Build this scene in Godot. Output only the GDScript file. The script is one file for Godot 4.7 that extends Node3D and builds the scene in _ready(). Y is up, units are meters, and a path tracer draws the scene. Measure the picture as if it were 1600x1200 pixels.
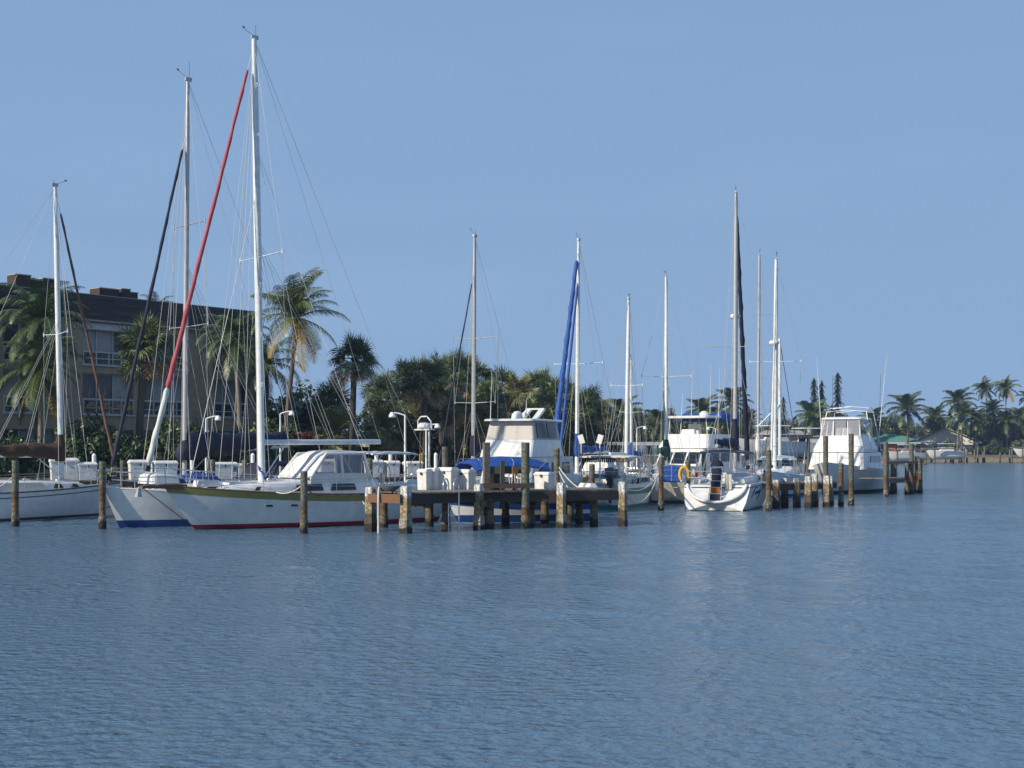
extends Node3D
# A Florida marina in afternoon sun: yachts in their slips, a finger pier, an apartment block behind palms, a far shore of houses.

const EYE := 2.9          # height of the eye over the water, metres
const SUN := Vector3(-0.72, 0.50, 0.46)   # towards the sun

var M := {}
var taken := {}
var rng := RandomNumberGenerator.new()

# ---------------------------------------------------------------- mesh helper
class G:
	var v := PackedVector3Array()
	var n := PackedVector3Array()
	var c := PackedColorArray()
	var ix := PackedInt32Array()
	var col := Color(1, 1, 1)
	func tri(a: Vector3, b: Vector3, d: Vector3) -> void:
		var m := (d - a).cross(b - a).normalized()
		var k := v.size()
		v.append(a); v.append(b); v.append(d)
		n.append(m); n.append(m); n.append(m)
		c.append(col); c.append(col); c.append(col)
		ix.append(k); ix.append(k + 1); ix.append(k + 2)
	func quad(a: Vector3, b: Vector3, d: Vector3, e: Vector3) -> void:
		var m := (d - a).cross(b - a).normalized()
		var k := v.size()
		for p in [a, b, d, e]:
			v.append(p); n.append(m); c.append(col)
		for i in [0, 1, 2, 0, 2, 3]: ix.append(k + i)
	# eight corners: a lower ring of four and an upper ring of four
	func hexa(p: Array) -> void:
		quad(p[3], p[2], p[1], p[0]); quad(p[4], p[5], p[6], p[7])
		for i in 4:
			var j := (i + 1) % 4
			quad(p[i], p[j], p[4 + j], p[4 + i])
	func box(at: Vector3, s: Vector3, b := Basis()) -> void:
		var h := s * 0.5
		var p := []
		for y in [-1, 1]:
			for q in [[-1, -1], [-1, 1], [1, 1], [1, -1]]:
				p.append(at + b * Vector3(q[0] * h.x, y * h.y, q[1] * h.z))
		hexa(p)
	# smooth sheet through rows of points
	func grid(rows: Array, closed := false) -> void:
		var w: int = rows[0].size()
		var k := v.size()
		for r in rows:
			for p in r:
				v.append(p); n.append(Vector3.ZERO); c.append(col)
		var e := w if closed else w - 1
		for i in rows.size() - 1:
			for j in e:
				var a := k + i * w + j
				var b := k + (i + 1) * w + j
				var a2 := k + i * w + (j + 1) % w
				var b2 := k + (i + 1) * w + (j + 1) % w
				for t in [[a, b, b2], [a, b2, a2]]:
					var m: Vector3 = (v[t[2]] - v[t[0]]).cross(v[t[1]] - v[t[0]])
					if m.length_squared() < 1e-14: continue
					for q in t:
						n[q] += m; ix.append(q)
		for i in range(k, v.size()):
			n[i] = n[i].normalized() if n[i].length_squared() > 1e-18 else Vector3.UP
	func fan(ring: Array) -> void:
		var mid := Vector3.ZERO
		for p in ring: mid += p
		mid /= ring.size()
		for i in ring.size(): tri(mid, ring[i], ring[(i + 1) % ring.size()])
	func tube(pts: Array, rad, sides := 6, squash := 1.0) -> void:
		var rows := []
		var up := Vector3.UP
		for i in pts.size():
			var d: Vector3 = (pts[min(i + 1, pts.size() - 1)] - pts[max(i - 1, 0)]).normalized()
			if i == 0: up = Vector3.UP if abs(d.y) < 0.9 else Vector3.RIGHT
			var sx := d.cross(up).normalized()
			up = sx.cross(d).normalized()
			var r: float = rad[i] if rad is Array else rad
			var ring := []
			for k in sides:
				var a := TAU * k / sides
				ring.append(pts[i] + sx * cos(a) * r + up * sin(a) * r * squash)
			rows.append(ring)
		grid(rows, true)
		var last: Array = rows[rows.size() - 1].duplicate()
		last.reverse()
		fan(rows[0]); fan(last)
	func lathe(at: Vector3, prof: Array, sides := 12) -> void:
		var rows := []
		for p in prof:
			var ring := []
			for k in sides:
				var a := TAU * k / sides
				ring.append(at + Vector3(cos(a) * p[0], p[1], sin(a) * p[0]))
			rows.append(ring)
		rows.reverse()
		grid(rows, true)
	# flat-sided body between rings of the same number of points, closed at both ends
	func loft(rings: Array) -> void:
		for i in rings.size() - 1:
			var m: int = rings[i].size()
			for j in m:
				quad(rings[i][j], rings[i][(j + 1) % m], rings[i + 1][(j + 1) % m], rings[i + 1][j])
		var r0: Array = rings[0].duplicate()
		r0.reverse()
		fan(r0); fan(rings[rings.size() - 1])
	# a plate over four corners, as thick as th, standing out from them
	func plate(a: Vector3, b: Vector3, d: Vector3, e: Vector3, th: float) -> void:
		var m := (d - a).cross(b - a).normalized() * th
		hexa([a - m * 0.2, b - m * 0.2, d - m * 0.2, e - m * 0.2, a + m, b + m, d + m, e + m])
	func mesh() -> ArrayMesh:
		var arr := []
		arr.resize(Mesh.ARRAY_MAX)
		arr[Mesh.ARRAY_VERTEX] = v
		arr[Mesh.ARRAY_NORMAL] = n
		arr[Mesh.ARRAY_COLOR] = c
		arr[Mesh.ARRAY_INDEX] = ix
		var am := ArrayMesh.new()
		am.add_surface_from_arrays(Mesh.PRIMITIVE_TRIANGLES, arr)
		return am

# ---------------------------------------------------------------- scene helpers
func numbered(called: String) -> String:
	var k: int = taken.get(called, 0)
	taken[called] = k + 1
	return called if k == 0 else "%s_%03d" % [called, k]

func thing(called: String, label: String, category: String, at := Vector3.ZERO, turn := 0.0, group := "") -> Node3D:
	var o := Node3D.new()
	o.name = numbered(called)
	add_child(o)
	o.position = at
	o.rotation.y = turn
	tag(o, label, category, group)
	return o

func tag(o: Node, label: String, category: String, group := "") -> void:
	o.set_meta("label", label)
	o.set_meta("category", category)
	if group != "": o.set_meta("group", group)

func put(called: String, g, mat: Material, parent: Node) -> MeshInstance3D:
	var o := MeshInstance3D.new()
	o.name = called
	o.mesh = g.mesh() if g is G else g
	o.material_override = mat
	parent.add_child(o, true)
	return o

func struct(called: String, g, mat: Material) -> MeshInstance3D:
	var o := put(numbered(called), g, mat, self)
	o.set_meta("kind", "structure")
	return o

func tube_part(called: String, pts: Array, rad, mat: Material, parent: Node, sides := 6) -> MeshInstance3D:
	var g := G.new()
	g.tube(pts, rad, sides)
	return put(called, g, mat, parent)

func box_part(called: String, at: Vector3, s: Vector3, mat: Material, parent: Node, b := Basis()) -> MeshInstance3D:
	var g := G.new()
	g.box(at, s, b)
	return put(called, g, mat, parent)

# where something stands: sideways as seen on the picture's 1600-wide scale, and metres out
func W(px: float, d: float, y := 0.0) -> Vector3:
	return Vector3((px - 800.0) / 2000.0 * d, y, -d)

func rnd(a: float, b: float) -> float:
	return rng.randf_range(a, b)

func rrect(x0: float, x1: float, z: float, y: float, r: float) -> Array:
	# rounded rectangle in plan, from x0 to x1 and -z to z, at height y
	var out := []
	for q in [[x1 - r, z - r, 0.0], [x0 + r, z - r, 90.0], [x0 + r, -z + r, 180.0], [x1 - r, -z + r, 270.0]]:
		for k in 4:
			var a := deg_to_rad(q[2] + 30.0 * k)
			out.append(Vector3(q[0] + cos(a) * r, y, q[1] + sin(a) * r))
	return out

func sag(a: Vector3, b: Vector3, drop: float, n := 10) -> Array:
	var out := []
	for i in n + 1:
		var t := float(i) / n
		out.append(a.lerp(b, t) - Vector3(0, drop * 4.0 * t * (1.0 - t), 0))
	return out

# ---------------------------------------------------------------- materials
func ntex(sd: int, freq: float, lo: float, hi: float, size := 512, oct := 4, stretch := 1.0, contrast := 1.0) -> ImageTexture:
	var f := FastNoiseLite.new()
	f.seed = sd
	f.noise_type = FastNoiseLite.TYPE_SIMPLEX_SMOOTH
	f.frequency = freq
	f.fractal_octaves = oct
	var im := f.get_seamless_image(size, size)
	im.convert(Image.FORMAT_RGB8)
	if stretch != 1.0:
		im.resize(size, int(size / stretch))
	for y in im.get_height():
		for x in im.get_width():
			var t := clampf((im.get_pixel(x, y).r - 0.5) * contrast + 0.5, 0.0, 1.0)
			var q := lerpf(lo, hi, t)
			im.set_pixel(x, y, Color(q, q, q))
	return ImageTexture.create_from_image(im)

func mat(r: float, g: float, b: float, rough := 0.6, tex: Texture2D = null, scale := 1.0, metal := 0.0) -> StandardMaterial3D:
	var m := StandardMaterial3D.new()
	m.albedo_color = Color(r, g, b).linear_to_srgb()
	m.roughness = rough
	m.metallic = metal
	if tex:
		m.albedo_texture = tex
		m.uv1_triplanar = true
		m.uv1_scale = Vector3.ONE * scale
	return m

func leafmat(r: float, g: float, b: float) -> StandardMaterial3D:
	var m := mat(r, g, b, 0.42)
	m.vertex_color_use_as_albedo = true
	m.backlight = Color(r * 2.2, g * 2.2, b * 1.2).clamp().linear_to_srgb()
	return m

func materials() -> void:
	var grime := ntex(3, 0.012, 0.86, 1.0, 512, 5)
	var blotch := ntex(5, 0.02, 0.62, 1.0, 512, 5, 1.0, 1.6)
	var grain := ntex(7, 0.05, 0.55, 1.0, 512, 4, 1.0, 1.5)
	var streak := ntex(9, 0.03, 0.55, 1.0, 512, 4, 6.0, 1.6)
	M.gel = mat(0.80, 0.80, 0.78, 0.28, grime, 0.35)
	M.hullgrey = mat(0.76, 0.77, 0.76, 0.3, grime, 0.3)
	M.deck = mat(0.76, 0.75, 0.71, 0.55, grime, 0.5)
	M.cream = mat(0.66, 0.62, 0.52, 0.55, grime, 0.5)
	M.alu = mat(0.72, 0.74, 0.74, 0.42, grime, 0.6, 0.35)
	M.mastwhite = mat(0.80, 0.83, 0.82, 0.35, grime, 0.6)
	M.mastdull = mat(0.50, 0.50, 0.49, 0.42, grime, 0.6, 0.3)
	M.wire = mat(0.42, 0.43, 0.43, 0.45, null, 1.0, 0.4)
	M.wirelight = mat(0.62, 0.62, 0.58, 0.55)
	M.wiredark = mat(0.05, 0.05, 0.06, 0.6)
	M.steel = mat(0.65, 0.66, 0.67, 0.25, null, 1.0, 0.9)
	M.olive = mat(0.26, 0.25, 0.075, 0.45, grime, 0.8)
	M.red = mat(0.30, 0.012, 0.018, 0.4, grime, 0.7)
	M.redsail = mat(0.46, 0.085, 0.10, 0.75, grime, 1.5)
	M.whitesail = mat(0.70, 0.72, 0.66, 0.75, grime, 1.5)
	M.navysail = mat(0.018, 0.022, 0.055, 0.8, grain, 1.2)
	M.navy = mat(0.012, 0.016, 0.06, 0.75, grain, 1.0)
	M.blue = mat(0.012, 0.09, 0.42, 0.7, blotch, 0.9)
	M.bootblue = mat(0.01, 0.055, 0.22, 0.4, grime, 0.8)
	M.bluesail = mat(0.02, 0.11, 0.46, 0.7, blotch, 1.0)
	M.brownsail = mat(0.10, 0.05, 0.026, 0.85, blotch, 1.3)
	M.brownline = mat(0.22, 0.11, 0.075, 0.8, blotch, 1.3)
	M.green = mat(0.012, 0.085, 0.062, 0.75, blotch, 1.0)
	M.teal = mat(0.02, 0.20, 0.16, 0.4, grime, 0.8)
	M.greyband = mat(0.05, 0.055, 0.06, 0.4)
	M.black = mat(0.012, 0.012, 0.013, 0.5)
	M.antifoul = mat(0.035, 0.045, 0.045, 0.7, blotch, 1.0)
	M.lazy = mat(0.5, 0.5, 0.47, 0.8)
	M.rope = mat(0.55, 0.53, 0.46, 0.85)
	M.ropedark = mat(0.10, 0.10, 0.10, 0.85)
	M.canvas = mat(0.62, 0.58, 0.54, 0.85, grime, 1.2)
	M.canvaswhite = mat(0.76, 0.75, 0.72, 0.8, grime, 1.2)
	M.canvasgrey = mat(0.22, 0.22, 0.25, 0.85, grime, 1.2)
	M.glass = mat(0.012, 0.016, 0.02, 0.08)
	M.vinyl = mat(0.45, 0.45, 0.50, 0.12)
	M.vinyl.transparency = BaseMaterial3D.TRANSPARENCY_ALPHA
	M.vinyl.albedo_color.a = 0.35
	M.greenglass = mat(0.02, 0.13, 0.10, 0.12)
	M.yellow = mat(0.62, 0.36, 0.03, 0.6)
	M.orange = mat(0.45, 0.14, 0.02, 0.7)
	M.teak = mat(0.22, 0.11, 0.055, 0.7, grain, 1.5)
	M.fender = mat(0.78, 0.77, 0.72, 0.5)
	M.letters = mat(0.03, 0.04, 0.09, 0.5)
	# timber and concrete of the docks
	M.pile = mat(1, 1, 1, 0.85, streak, 0.5)
	M.pile.vertex_color_use_as_albedo = true
	M.beam = mat(0.085, 0.058, 0.042, 0.85, grain, 1.2)
	M.beamwarm = mat(0.30, 0.145, 0.07, 0.8, grain, 1.2)
	M.plank = mat(0.30, 0.255, 0.21, 0.85, grain, 1.4)
	M.plank2 = mat(0.24, 0.205, 0.17, 0.85, grain, 1.1)
	M.plankgreen = mat(0.10, 0.115, 0.085, 0.85, grain, 1.1)
	M.lumber = mat(0.26, 0.22, 0.185, 0.85, streak, 0.8)
	M.boxwhite = mat(0.80, 0.79, 0.76, 0.5, grime, 0.6)
	M.pipe = mat(0.78, 0.79, 0.77, 0.5)
	M.concrete = mat(0.33, 0.29, 0.23, 0.9, blotch, 0.5)
	# building
	M.stucco = mat(0.44, 0.345, 0.245, 0.9, grime, 0.3)
	M.stuccolight = mat(0.52, 0.42, 0.31, 0.9, grime, 0.3)
	M.roof = mat(0.026, 0.024, 0.025, 0.85, blotch, 1.4)
	M.roof2 = mat(0.02, 0.019, 0.02, 0.85, blotch, 1.1)
	M.trim = mat(0.62, 0.62, 0.62, 0.6, grime, 0.5)
	M.pane = mat(0.05, 0.06, 0.075, 0.06)
	M.curtain = mat(0.34, 0.35, 0.36, 0.12, grime, 0.6)
	M.brick = mat(0.085, 0.055, 0.045, 0.9, blotch, 1.2)
	M.gold = mat(0.62, 0.43, 0.12, 0.45)
	M.tealroof = mat(0.10, 0.30, 0.26, 0.7, grime, 0.3)
	M.greyroof = mat(0.36, 0.35, 0.34, 0.8, grime, 0.3)
	M.salmon = mat(0.50, 0.24, 0.17, 0.85, grime, 0.3)
	M.whitewall = mat(0.72, 0.69, 0.63, 0.85, grime, 0.3)
	M.seawall = mat(0.42, 0.34, 0.23, 0.9, blotch, 0.35)
	M.ground = mat(0.075, 0.085, 0.035, 0.95, blotch, 0.25)
	# plants
	M.sabal = leafmat(0.105, 0.138, 0.045)
	M.sabaldark = leafmat(0.078, 0.118, 0.042)
	M.sabalyellow = leafmat(0.145, 0.150, 0.045)
	M.coco = leafmat(0.143, 0.173, 0.042)
	M.cocoyellow = leafmat(0.32, 0.225, 0.04)
	M.deadleaf = leafmat(0.330, 0.225, 0.128)
	M.leaf = leafmat(0.053, 0.087, 0.027)
	M.leafmid = leafmat(0.088, 0.126, 0.036)
	M.leafyellow = leafmat(0.150, 0.173, 0.039)
	M.leaffar = leafmat(0.058, 0.082, 0.034)
	M.leafrust = leafmat(0.240, 0.083, 0.030)
	M.pine = leafmat(0.045, 0.069, 0.036)
	M.trunk = mat(0.17, 0.145, 0.115, 0.9, grain, 1.3)
	M.trunkpale = mat(0.34, 0.30, 0.25, 0.9, grain, 1.3)
	M.trunkdark = mat(0.065, 0.055, 0.045, 0.9, grain, 1.3)
	# water
	M.water = mat(0.082, 0.150, 0.218, 0.13)
	M.water.metallic_specular = 0.5
	var f := FastNoiseLite.new()
	f.seed = 21
	f.noise_type = FastNoiseLite.TYPE_SIMPLEX_SMOOTH
	f.frequency = 0.022
	f.fractal_octaves = 4
	f.fractal_gain = 0.5
	var im := f.get_seamless_image(1024, 1024)
	im.convert(Image.FORMAT_RGBA8)
	im.bump_map_to_normal_map(14.0)
	M.water.normal_enabled = true
	M.water.normal_texture = ImageTexture.create_from_image(im)
	M.water.normal_scale = 0.62
	M.water.uv1_triplanar = true
	M.water.uv1_world_triplanar = true
	M.water.uv1_scale = Vector3(0.13, 0.13, 0.16)

# ---------------------------------------------------------------- camera, sky, sun
func camera_and_light() -> void:
	var cam := Camera3D.new()
	cam.name = "camera"
	add_child(cam)
	cam.position = Vector3(0, EYE, 0)
	cam.set_frustum(0.06, Vector2(0, 0.0049), 0.1, 3000.0)   # a level view with the horizon below the middle
	cam.current = true
	var e := Environment.new()
	e.background_mode = Environment.BG_SKY
	var sm := ProceduralSkyMaterial.new()
	sm.sky_top_color = Color(0.140, 0.275, 0.515).linear_to_srgb()
	sm.sky_horizon_color = Color(0.262, 0.402, 0.620).linear_to_srgb()
	sm.sky_curve = 0.55
	sm.ground_horizon_color = Color(0.22, 0.33, 0.5).linear_to_srgb()
	sm.ground_bottom_color = Color(0.05, 0.07, 0.09).linear_to_srgb()
	sm.sun_angle_max = 1.0
	# thin high cirrus all round the sky
	var cf := FastNoiseLite.new()
	cf.seed = 33
	cf.frequency = 0.006
	cf.fractal_octaves = 5
	var ci := cf.get_seamless_image(1024, 512)
	ci.convert(Image.FORMAT_RGBA8)
	ci.resize(1024, 128)
	var cover := Image.create(1024, 512, false, Image.FORMAT_RGBA8)
	for y in 512:
		for x in 1024:
			var q := ci.get_pixel(x, (y * 2) % 128).r * 0.65 + ci.get_pixel((x * 2 + y) % 1024, y % 128).r * 0.35
			cover.set_pixel(x, y, Color(0.75, 0.8, 0.85, clampf((q - 0.42) * 1.6, 0.0, 1.0)))
	sm.sky_cover = ImageTexture.create_from_image(cover)
	sm.sky_cover_modulate = Color(1, 1, 1, 0.09)
	var sky := Sky.new()
	sky.sky_material = sm
	e.sky = sky
	e.tonemap_mode = Environment.TONE_MAPPER_LINEAR
	e.tonemap_exposure = 1.05
	e.sdfgi_enabled = true
	e.ssao_enabled = true
	e.ssil_enabled = true
	e.fog_enabled = true
	e.fog_density = 0.0003
	e.fog_light_color = Color(0.62, 0.72, 0.86)
	var we := WorldEnvironment.new()
	we.name = "environment"
	we.environment = e
	add_child(we)
	var s := DirectionalLight3D.new()
	s.name = "sun"
	s.light_energy = 1.6
	s.light_color = Color(1.0, 0.95, 0.87)
	s.light_angular_distance = 0.5
	s.shadow_enabled = true
	add_child(s)
	s.look_at_from_position(SUN * 100.0, Vector3.ZERO, Vector3.UP)

# ---------------------------------------------------------------- water and land
const SHORE := [[-400, 50], [-60, 59], [-40, 61], [-24, 63.5], [-4, 71], [8, 84], [13, 104], [20, 150], [52, 236], [80, 242], [150, 243], [900, 245]]

func setting() -> void:
	var f := FastNoiseLite.new()
	f.seed = 4
	f.frequency = 0.35
	f.fractal_octaves = 3
	var g := G.new()
	var rows := []
	var x0 := -46.0
	var x1 := 46.0
	var z0 := -70.0
	var z1 := 6.0
	var st := 0.24
	var nx := int((x1 - x0) / st)
	var nz := int((z1 - z0) / st)
	for j in nz + 1:
		var z := lerpf(z0, z1, float(j) / nz)
		var r := PackedVector3Array()
		for i in nx + 1:
			var x := lerpf(x0, x1, float(i) / nx)
			var edge := minf(minf(x - x0, x1 - x), minf(z - z0, z1 - z))
			var k := clampf(edge / 3.0, 0.0, 1.0)
			var gust := 0.25 + 1.5 * smoothstep(-0.35, 0.45, f.get_noise_2d(x * 0.10 + 300.0, z * 0.28))
			r.append(Vector3(x, (f.get_noise_2d(x, z * 1.5) * 0.026 + gust * (f.get_noise_2d(x * 2.2 + 40.0, z * 4.0) * 0.020 + f.get_noise_2d(x * 4.4 - 90.0, z * 7.0) * 0.009)) * k, z))
		rows.append(r)
	g.grid(rows)
	for q in [[-900, x0, -1500, 300], [x1, 900, -1500, 300], [x0, x1, -1500, z0], [x0, x1, z1, 300]]:
		g.quad(Vector3(q[0], 0, q[2]), Vector3(q[1], 0, q[2]), Vector3(q[1], 0, q[3]), Vector3(q[0], 0, q[3]))
	struct("water", g, M.water)
	# land behind a seawall
	var l := G.new()
	for i in SHORE.size() - 1:
		var a: Array = SHORE[i]
		var b: Array = SHORE[i + 1]
		l.quad(Vector3(a[0], 1.15, -a[1]), Vector3(a[0], 1.15, -1400), Vector3(b[0], 1.15, -1400), Vector3(b[0], 1.15, -b[1]))
	struct("ground", l, M.ground)
	for i in SHORE.size() - 1:
		var a := Vector3(SHORE[i][0], 0, -SHORE[i][1])
		var b := Vector3(SHORE[i + 1][0], 0, -SHORE[i + 1][1])
		var w := G.new()
		var back := (b - a).cross(Vector3.UP).normalized() * -0.4
		var n := maxi(1, int(a.distance_to(b) / 40.0))
		w.hexa([a + Vector3(0, -1, 0), b + Vector3(0, -1, 0), b + Vector3(0, -1, 0) - back, a + Vector3(0, -1, 0) - back, a + Vector3(0, 1.22, 0), b + Vector3(0, 1.22, 0), b + Vector3(0, 1.22, 0) - back, a + Vector3(0, 1.22, 0) - back])
		var o := struct("seawall", w, M.seawall)
		# a cap along the top
		var cp := G.new()
		var f2 := back.normalized() * 0.08
		cp.hexa([a + Vector3(0, 1.225, 0) + f2, b + Vector3(0, 1.225, 0) + f2, b + Vector3(0, 1.225, 0) - back - f2, a + Vector3(0, 1.225, 0) - back - f2,
			a + Vector3(0, 1.36, 0) + f2, b + Vector3(0, 1.36, 0) + f2, b + Vector3(0, 1.36, 0) - back - f2, a + Vector3(0, 1.36, 0) - back - f2])
		put("wall_cap", cp, M.concrete, o)

# ---------------------------------------------------------------- hulls
# H: L length, B beam, hb/hm/hs freeboard at bow, middle and stern, ov bow overhang, tr transom rake, tw transom width, tm where the beam is widest
func sheer(H: Dictionary, t: float) -> float:
	var h: float = H.hb + (H.hm - H.hb) * (1.0 - pow(1.0 - minf(t / 0.65, 1.0), 2.0))
	if t > 0.65: h += (H.hs - H.hm) * pow((t - 0.65) / 0.35, 2.0)
	return h

func hull_at(H: Dictionary, t: float, y: float, side: float, off := 0.0) -> Vector3:
	var h := sheer(H, t)
	var xs: float
	var xe: float
	var wide: float
	var tm: float = H.tm
	var p: float = H.B * 0.5 * ((1.0 - pow(1.0 - t / tm, H.get("pw", 2.0))) if t < tm else lerpf(1.0, H.tw, pow((t - tm) / (1.0 - tm), 1.6)))
	var wl: float = lerpf(H.get("fine", 0.55), H.get("wlr", 0.9), smoothstep(0.0, 0.6, t))
	if y >= 0.0:
		var q := y / h
		xs = H.ov * pow(maxf(1.0 - y / H.hb, 0.0), 1.15)
		xe = H.L - H.tr * (1.0 - q)
		wide = lerpf(wl, 1.0, pow(clampf(q, 0.0, 1.0), H.get("fl", 0.75)))
	else:
		xs = H.ov - y * 1.3
		xe = H.L - H.tr + y * 1.2
		wide = wl * pow(maxf(1.0 + y / H.get("dr", 0.7), 0.0), 0.55)
	var z := p * wide
	return Vector3(lerpf(xs, xe, t), y, side * (z + off))

func hull_mesh(H: Dictionary, nt := 26) -> G:
	var g := G.new()
	var dr: float = H.get("dr", 0.7)
	for side in [1.0, -1.0]:
		var rows := []
		for i in nt + 1:
			var t := pow(float(i) / nt, 1.15)
			var h := sheer(H, t)
			var r := []
			for q in [1.0, 0.86, 0.68, 0.5, 0.32, 0.15, 0.0]: r.append(hull_at(H, t, h * q, side))
			for q in [0.25, 0.6, 1.0]: r.append(hull_at(H, t, -dr * q, side))
			if side < 0: r.reverse()
			rows.append(r)
		g.grid(rows)
	# transom
	var h1 := sheer(H, 1.0)
	var ring := []
	for q in [1.0, 0.68, 0.32, 0.0]: ring.append(hull_at(H, 1.0, h1 * q, 1.0))
	ring.append(hull_at(H, 1.0, -dr * 0.6, 1.0)); ring.append(hull_at(H, 1.0, -dr * 0.6, -1.0))
	for q in [0.0, 0.32, 0.68, 1.0]: ring.append(hull_at(H, 1.0, h1 * q, -1.0))
	g.fan(ring)
	return g

# a painted band on both sides and across the transom; lo and hi are heights, measured from the sheer when neg
func band(H: Dictionary, lo: float, hi: float, from_sheer: bool, off := 0.006, t0 := 0.0, t1 := 1.0) -> G:
	var g := G.new()
	var nt := 24
	for side in [1.0, -1.0]:
		var rows := []
		for i in nt + 1:
			var t := lerpf(t0, t1, float(i) / nt)
			var h := sheer(H, t) if from_sheer else 0.0
			var r := []
			for k in 4:
				var y := h + lerpf(lo, hi, k / 3.0)
				r.append(hull_at(H, t, y, side, off) - Vector3(0.006 if t < 0.02 else 0.0, 0, 0))
			if side > 0: r.reverse()
			rows.append(r)
		g.grid(rows)
	if t1 >= 1.0:
		var h := sheer(H, 1.0) if from_sheer else 0.0
		var a := hull_at(H, 1.0, h + lo, 1.0, off)
		var b := hull_at(H, 1.0, h + hi, 1.0, off)
		var d := Vector3(0.008, 0, 0)
		g.quad(a + d, b + d, Vector3(b.x, b.y, -b.z) + d, Vector3(a.x, a.y, -a.z) + d)
	return g

func deck_mesh(H: Dictionary, drop := 0.03) -> G:
	var g := G.new()
	var rows := []
	for i in 25:
		var t := i / 24.0
		var p := hull_at(H, t, sheer(H, t) - drop, 1.0, -0.01)
		var r := []
		for k in 7:
			var u := 1.0 - k / 3.0
			r.append(Vector3(p.x, p.y + 0.06 * (1.0 - u * u), p.z * u))
		rows.append(r)
	g.grid(rows)
	return g

func sheer_line(H: Dictionary, side: float, up: float, inset: float, t0: float, t1: float, n := 16) -> Array:
	var out := []
	for i in n + 1:
		var t := lerpf(t0, t1, float(i) / n)
		var p := hull_at(H, t, sheer(H, t), side, -inset)
		if p.z * side < 0: p.z = 0
		out.append(p + Vector3(0, up, 0))
	return out

# the raised cabin: stations [x, half width, foot, top]
func trunk_mesh(st: Array) -> G:
	var g := G.new()
	var rows := []
	for s in st:
		var w: float = s[1]
		var b: float = s[2]
		var h: float = s[3] - b
		rows.append([Vector3(s[0], b, -w), Vector3(s[0], b + h * 0.55, -w * 0.96), Vector3(s[0], b + h * 0.86, -w * 0.9), Vector3(s[0], b + h * 0.97, -w * 0.78), Vector3(s[0], b + h * 1.04, 0),
			Vector3(s[0], b + h * 0.97, w * 0.78), Vector3(s[0], b + h * 0.86, w * 0.9), Vector3(s[0], b + h * 0.55, w * 0.96), Vector3(s[0], b, w)])
	g.grid(rows)
	g.fan(rows[0]); 
	var l: Array = rows[rows.size() - 1].duplicate()
	l.reverse()
	g.fan(l)
	return g

func rail(H: Dictionary, root: Node3D, t0: float, t1: float, high: float, n: int) -> void:
	for side in [1.0, -1.0]:
		var base := sheer_line(H, side, 0.0, 0.10, t0, t1, n)
		for p in base:
			tube_part("stanchion", [p, p + Vector3(0, high, 0)], 0.013, M.steel, root, 5)
		for k in [1.0, 0.5]:
			var l := []
			for p in base: l.append(p + Vector3(0, high * k, 0))
			tube_part("lifeline", l, 0.007, M.wire, root, 4)

func pulpit(H: Dictionary, root: Node3D, high: float, reach := 0.25) -> void:
	var a := sheer_line(H, 1.0, 0.0, 0.10, 0.005, 0.14, 5)
	for lv in [1.0, 0.52]:
		var l := []
		for i in range(5, -1, -1): l.append(a[i] + Vector3(0, high * lv, 0))
		l.append(Vector3(-reach, a[0].y + high * lv, 0.10)); l.append(Vector3(-reach, a[0].y + high * lv, -0.10))
		for i in 6: l.append(Vector3(a[i].x, a[i].y + high * lv, -a[i].z))
		tube_part("pulpit_rail", l, 0.016, M.steel, root, 5)
	for i in [0, 3]:
		for s in [1.0, -1.0]:
			var q := Vector3(a[i].x, a[i].y, a[i].z * s)
			tube_part("pulpit_leg", [q, q + Vector3(-0.05, high, 0)], 0.015, M.steel, root, 5)

func pushpit(H: Dictionary, root: Node3D, high: float) -> void:
	var a := sheer_line(H, 1.0, 0.0, 0.10, 0.88, 0.99, 4)
	for lv in [1.0, 0.52]:
		var l := []
		for i in 5: l.append(a[i] + Vector3(0, high * lv, 0))
		for i in range(4, -1, -1): l.append(Vector3(a[i].x, a[i].y + high * lv, -a[i].z))
		tube_part("stern_rail", l, 0.016, M.steel, root, 5)
	for i in [0, 4]:
		for s in [1.0, -1.0]:
			var q := Vector3(a[i].x, a[i].y, a[i].z * s)
			tube_part("rail_leg", [q, q + Vector3(0, high, 0)], 0.015, M.steel, root, 5)

# a sail rolled round its stay: an uneven roll with the leech winding up it as a low ridge
func wrapped(tack: Vector3, head: Vector3, t0: float, t1: float, fr: float) -> G:
	var g := G.new()
	var d := (head - tack).normalized()
	var sx := d.cross(Vector3(0, 0, 1)).normalized()
	var sy := sx.cross(d).normalized()
	var n := int(maxf(12.0, (t1 - t0) * tack.distance_to(head) / 0.12))
	var rows := []
	for i in n + 1:
		var t := lerpf(t0, t1, float(i) / n)
		var r := fr * lerpf(1.0, 0.55, t) * (1.0 + 0.07 * sin(i * 0.37) + 0.05 * sin(i * 0.9 + 1.0))
		if i == n or i == 0: r *= 0.5
		var ring := []
		for k in 10:
			var a := TAU * k / 10.0
			var ridge := pow(maxf(0.0, cos(a - i * 0.42)), 6.0)
			ring.append(tack.lerp(head, t) + (sx * cos(a) + sy * sin(a)) * r * (1.0 + 0.22 * ridge) + sx * 0.008 * sin(i * 0.13))
		rows.append(ring)
	g.grid(rows, true)
	return g

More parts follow.
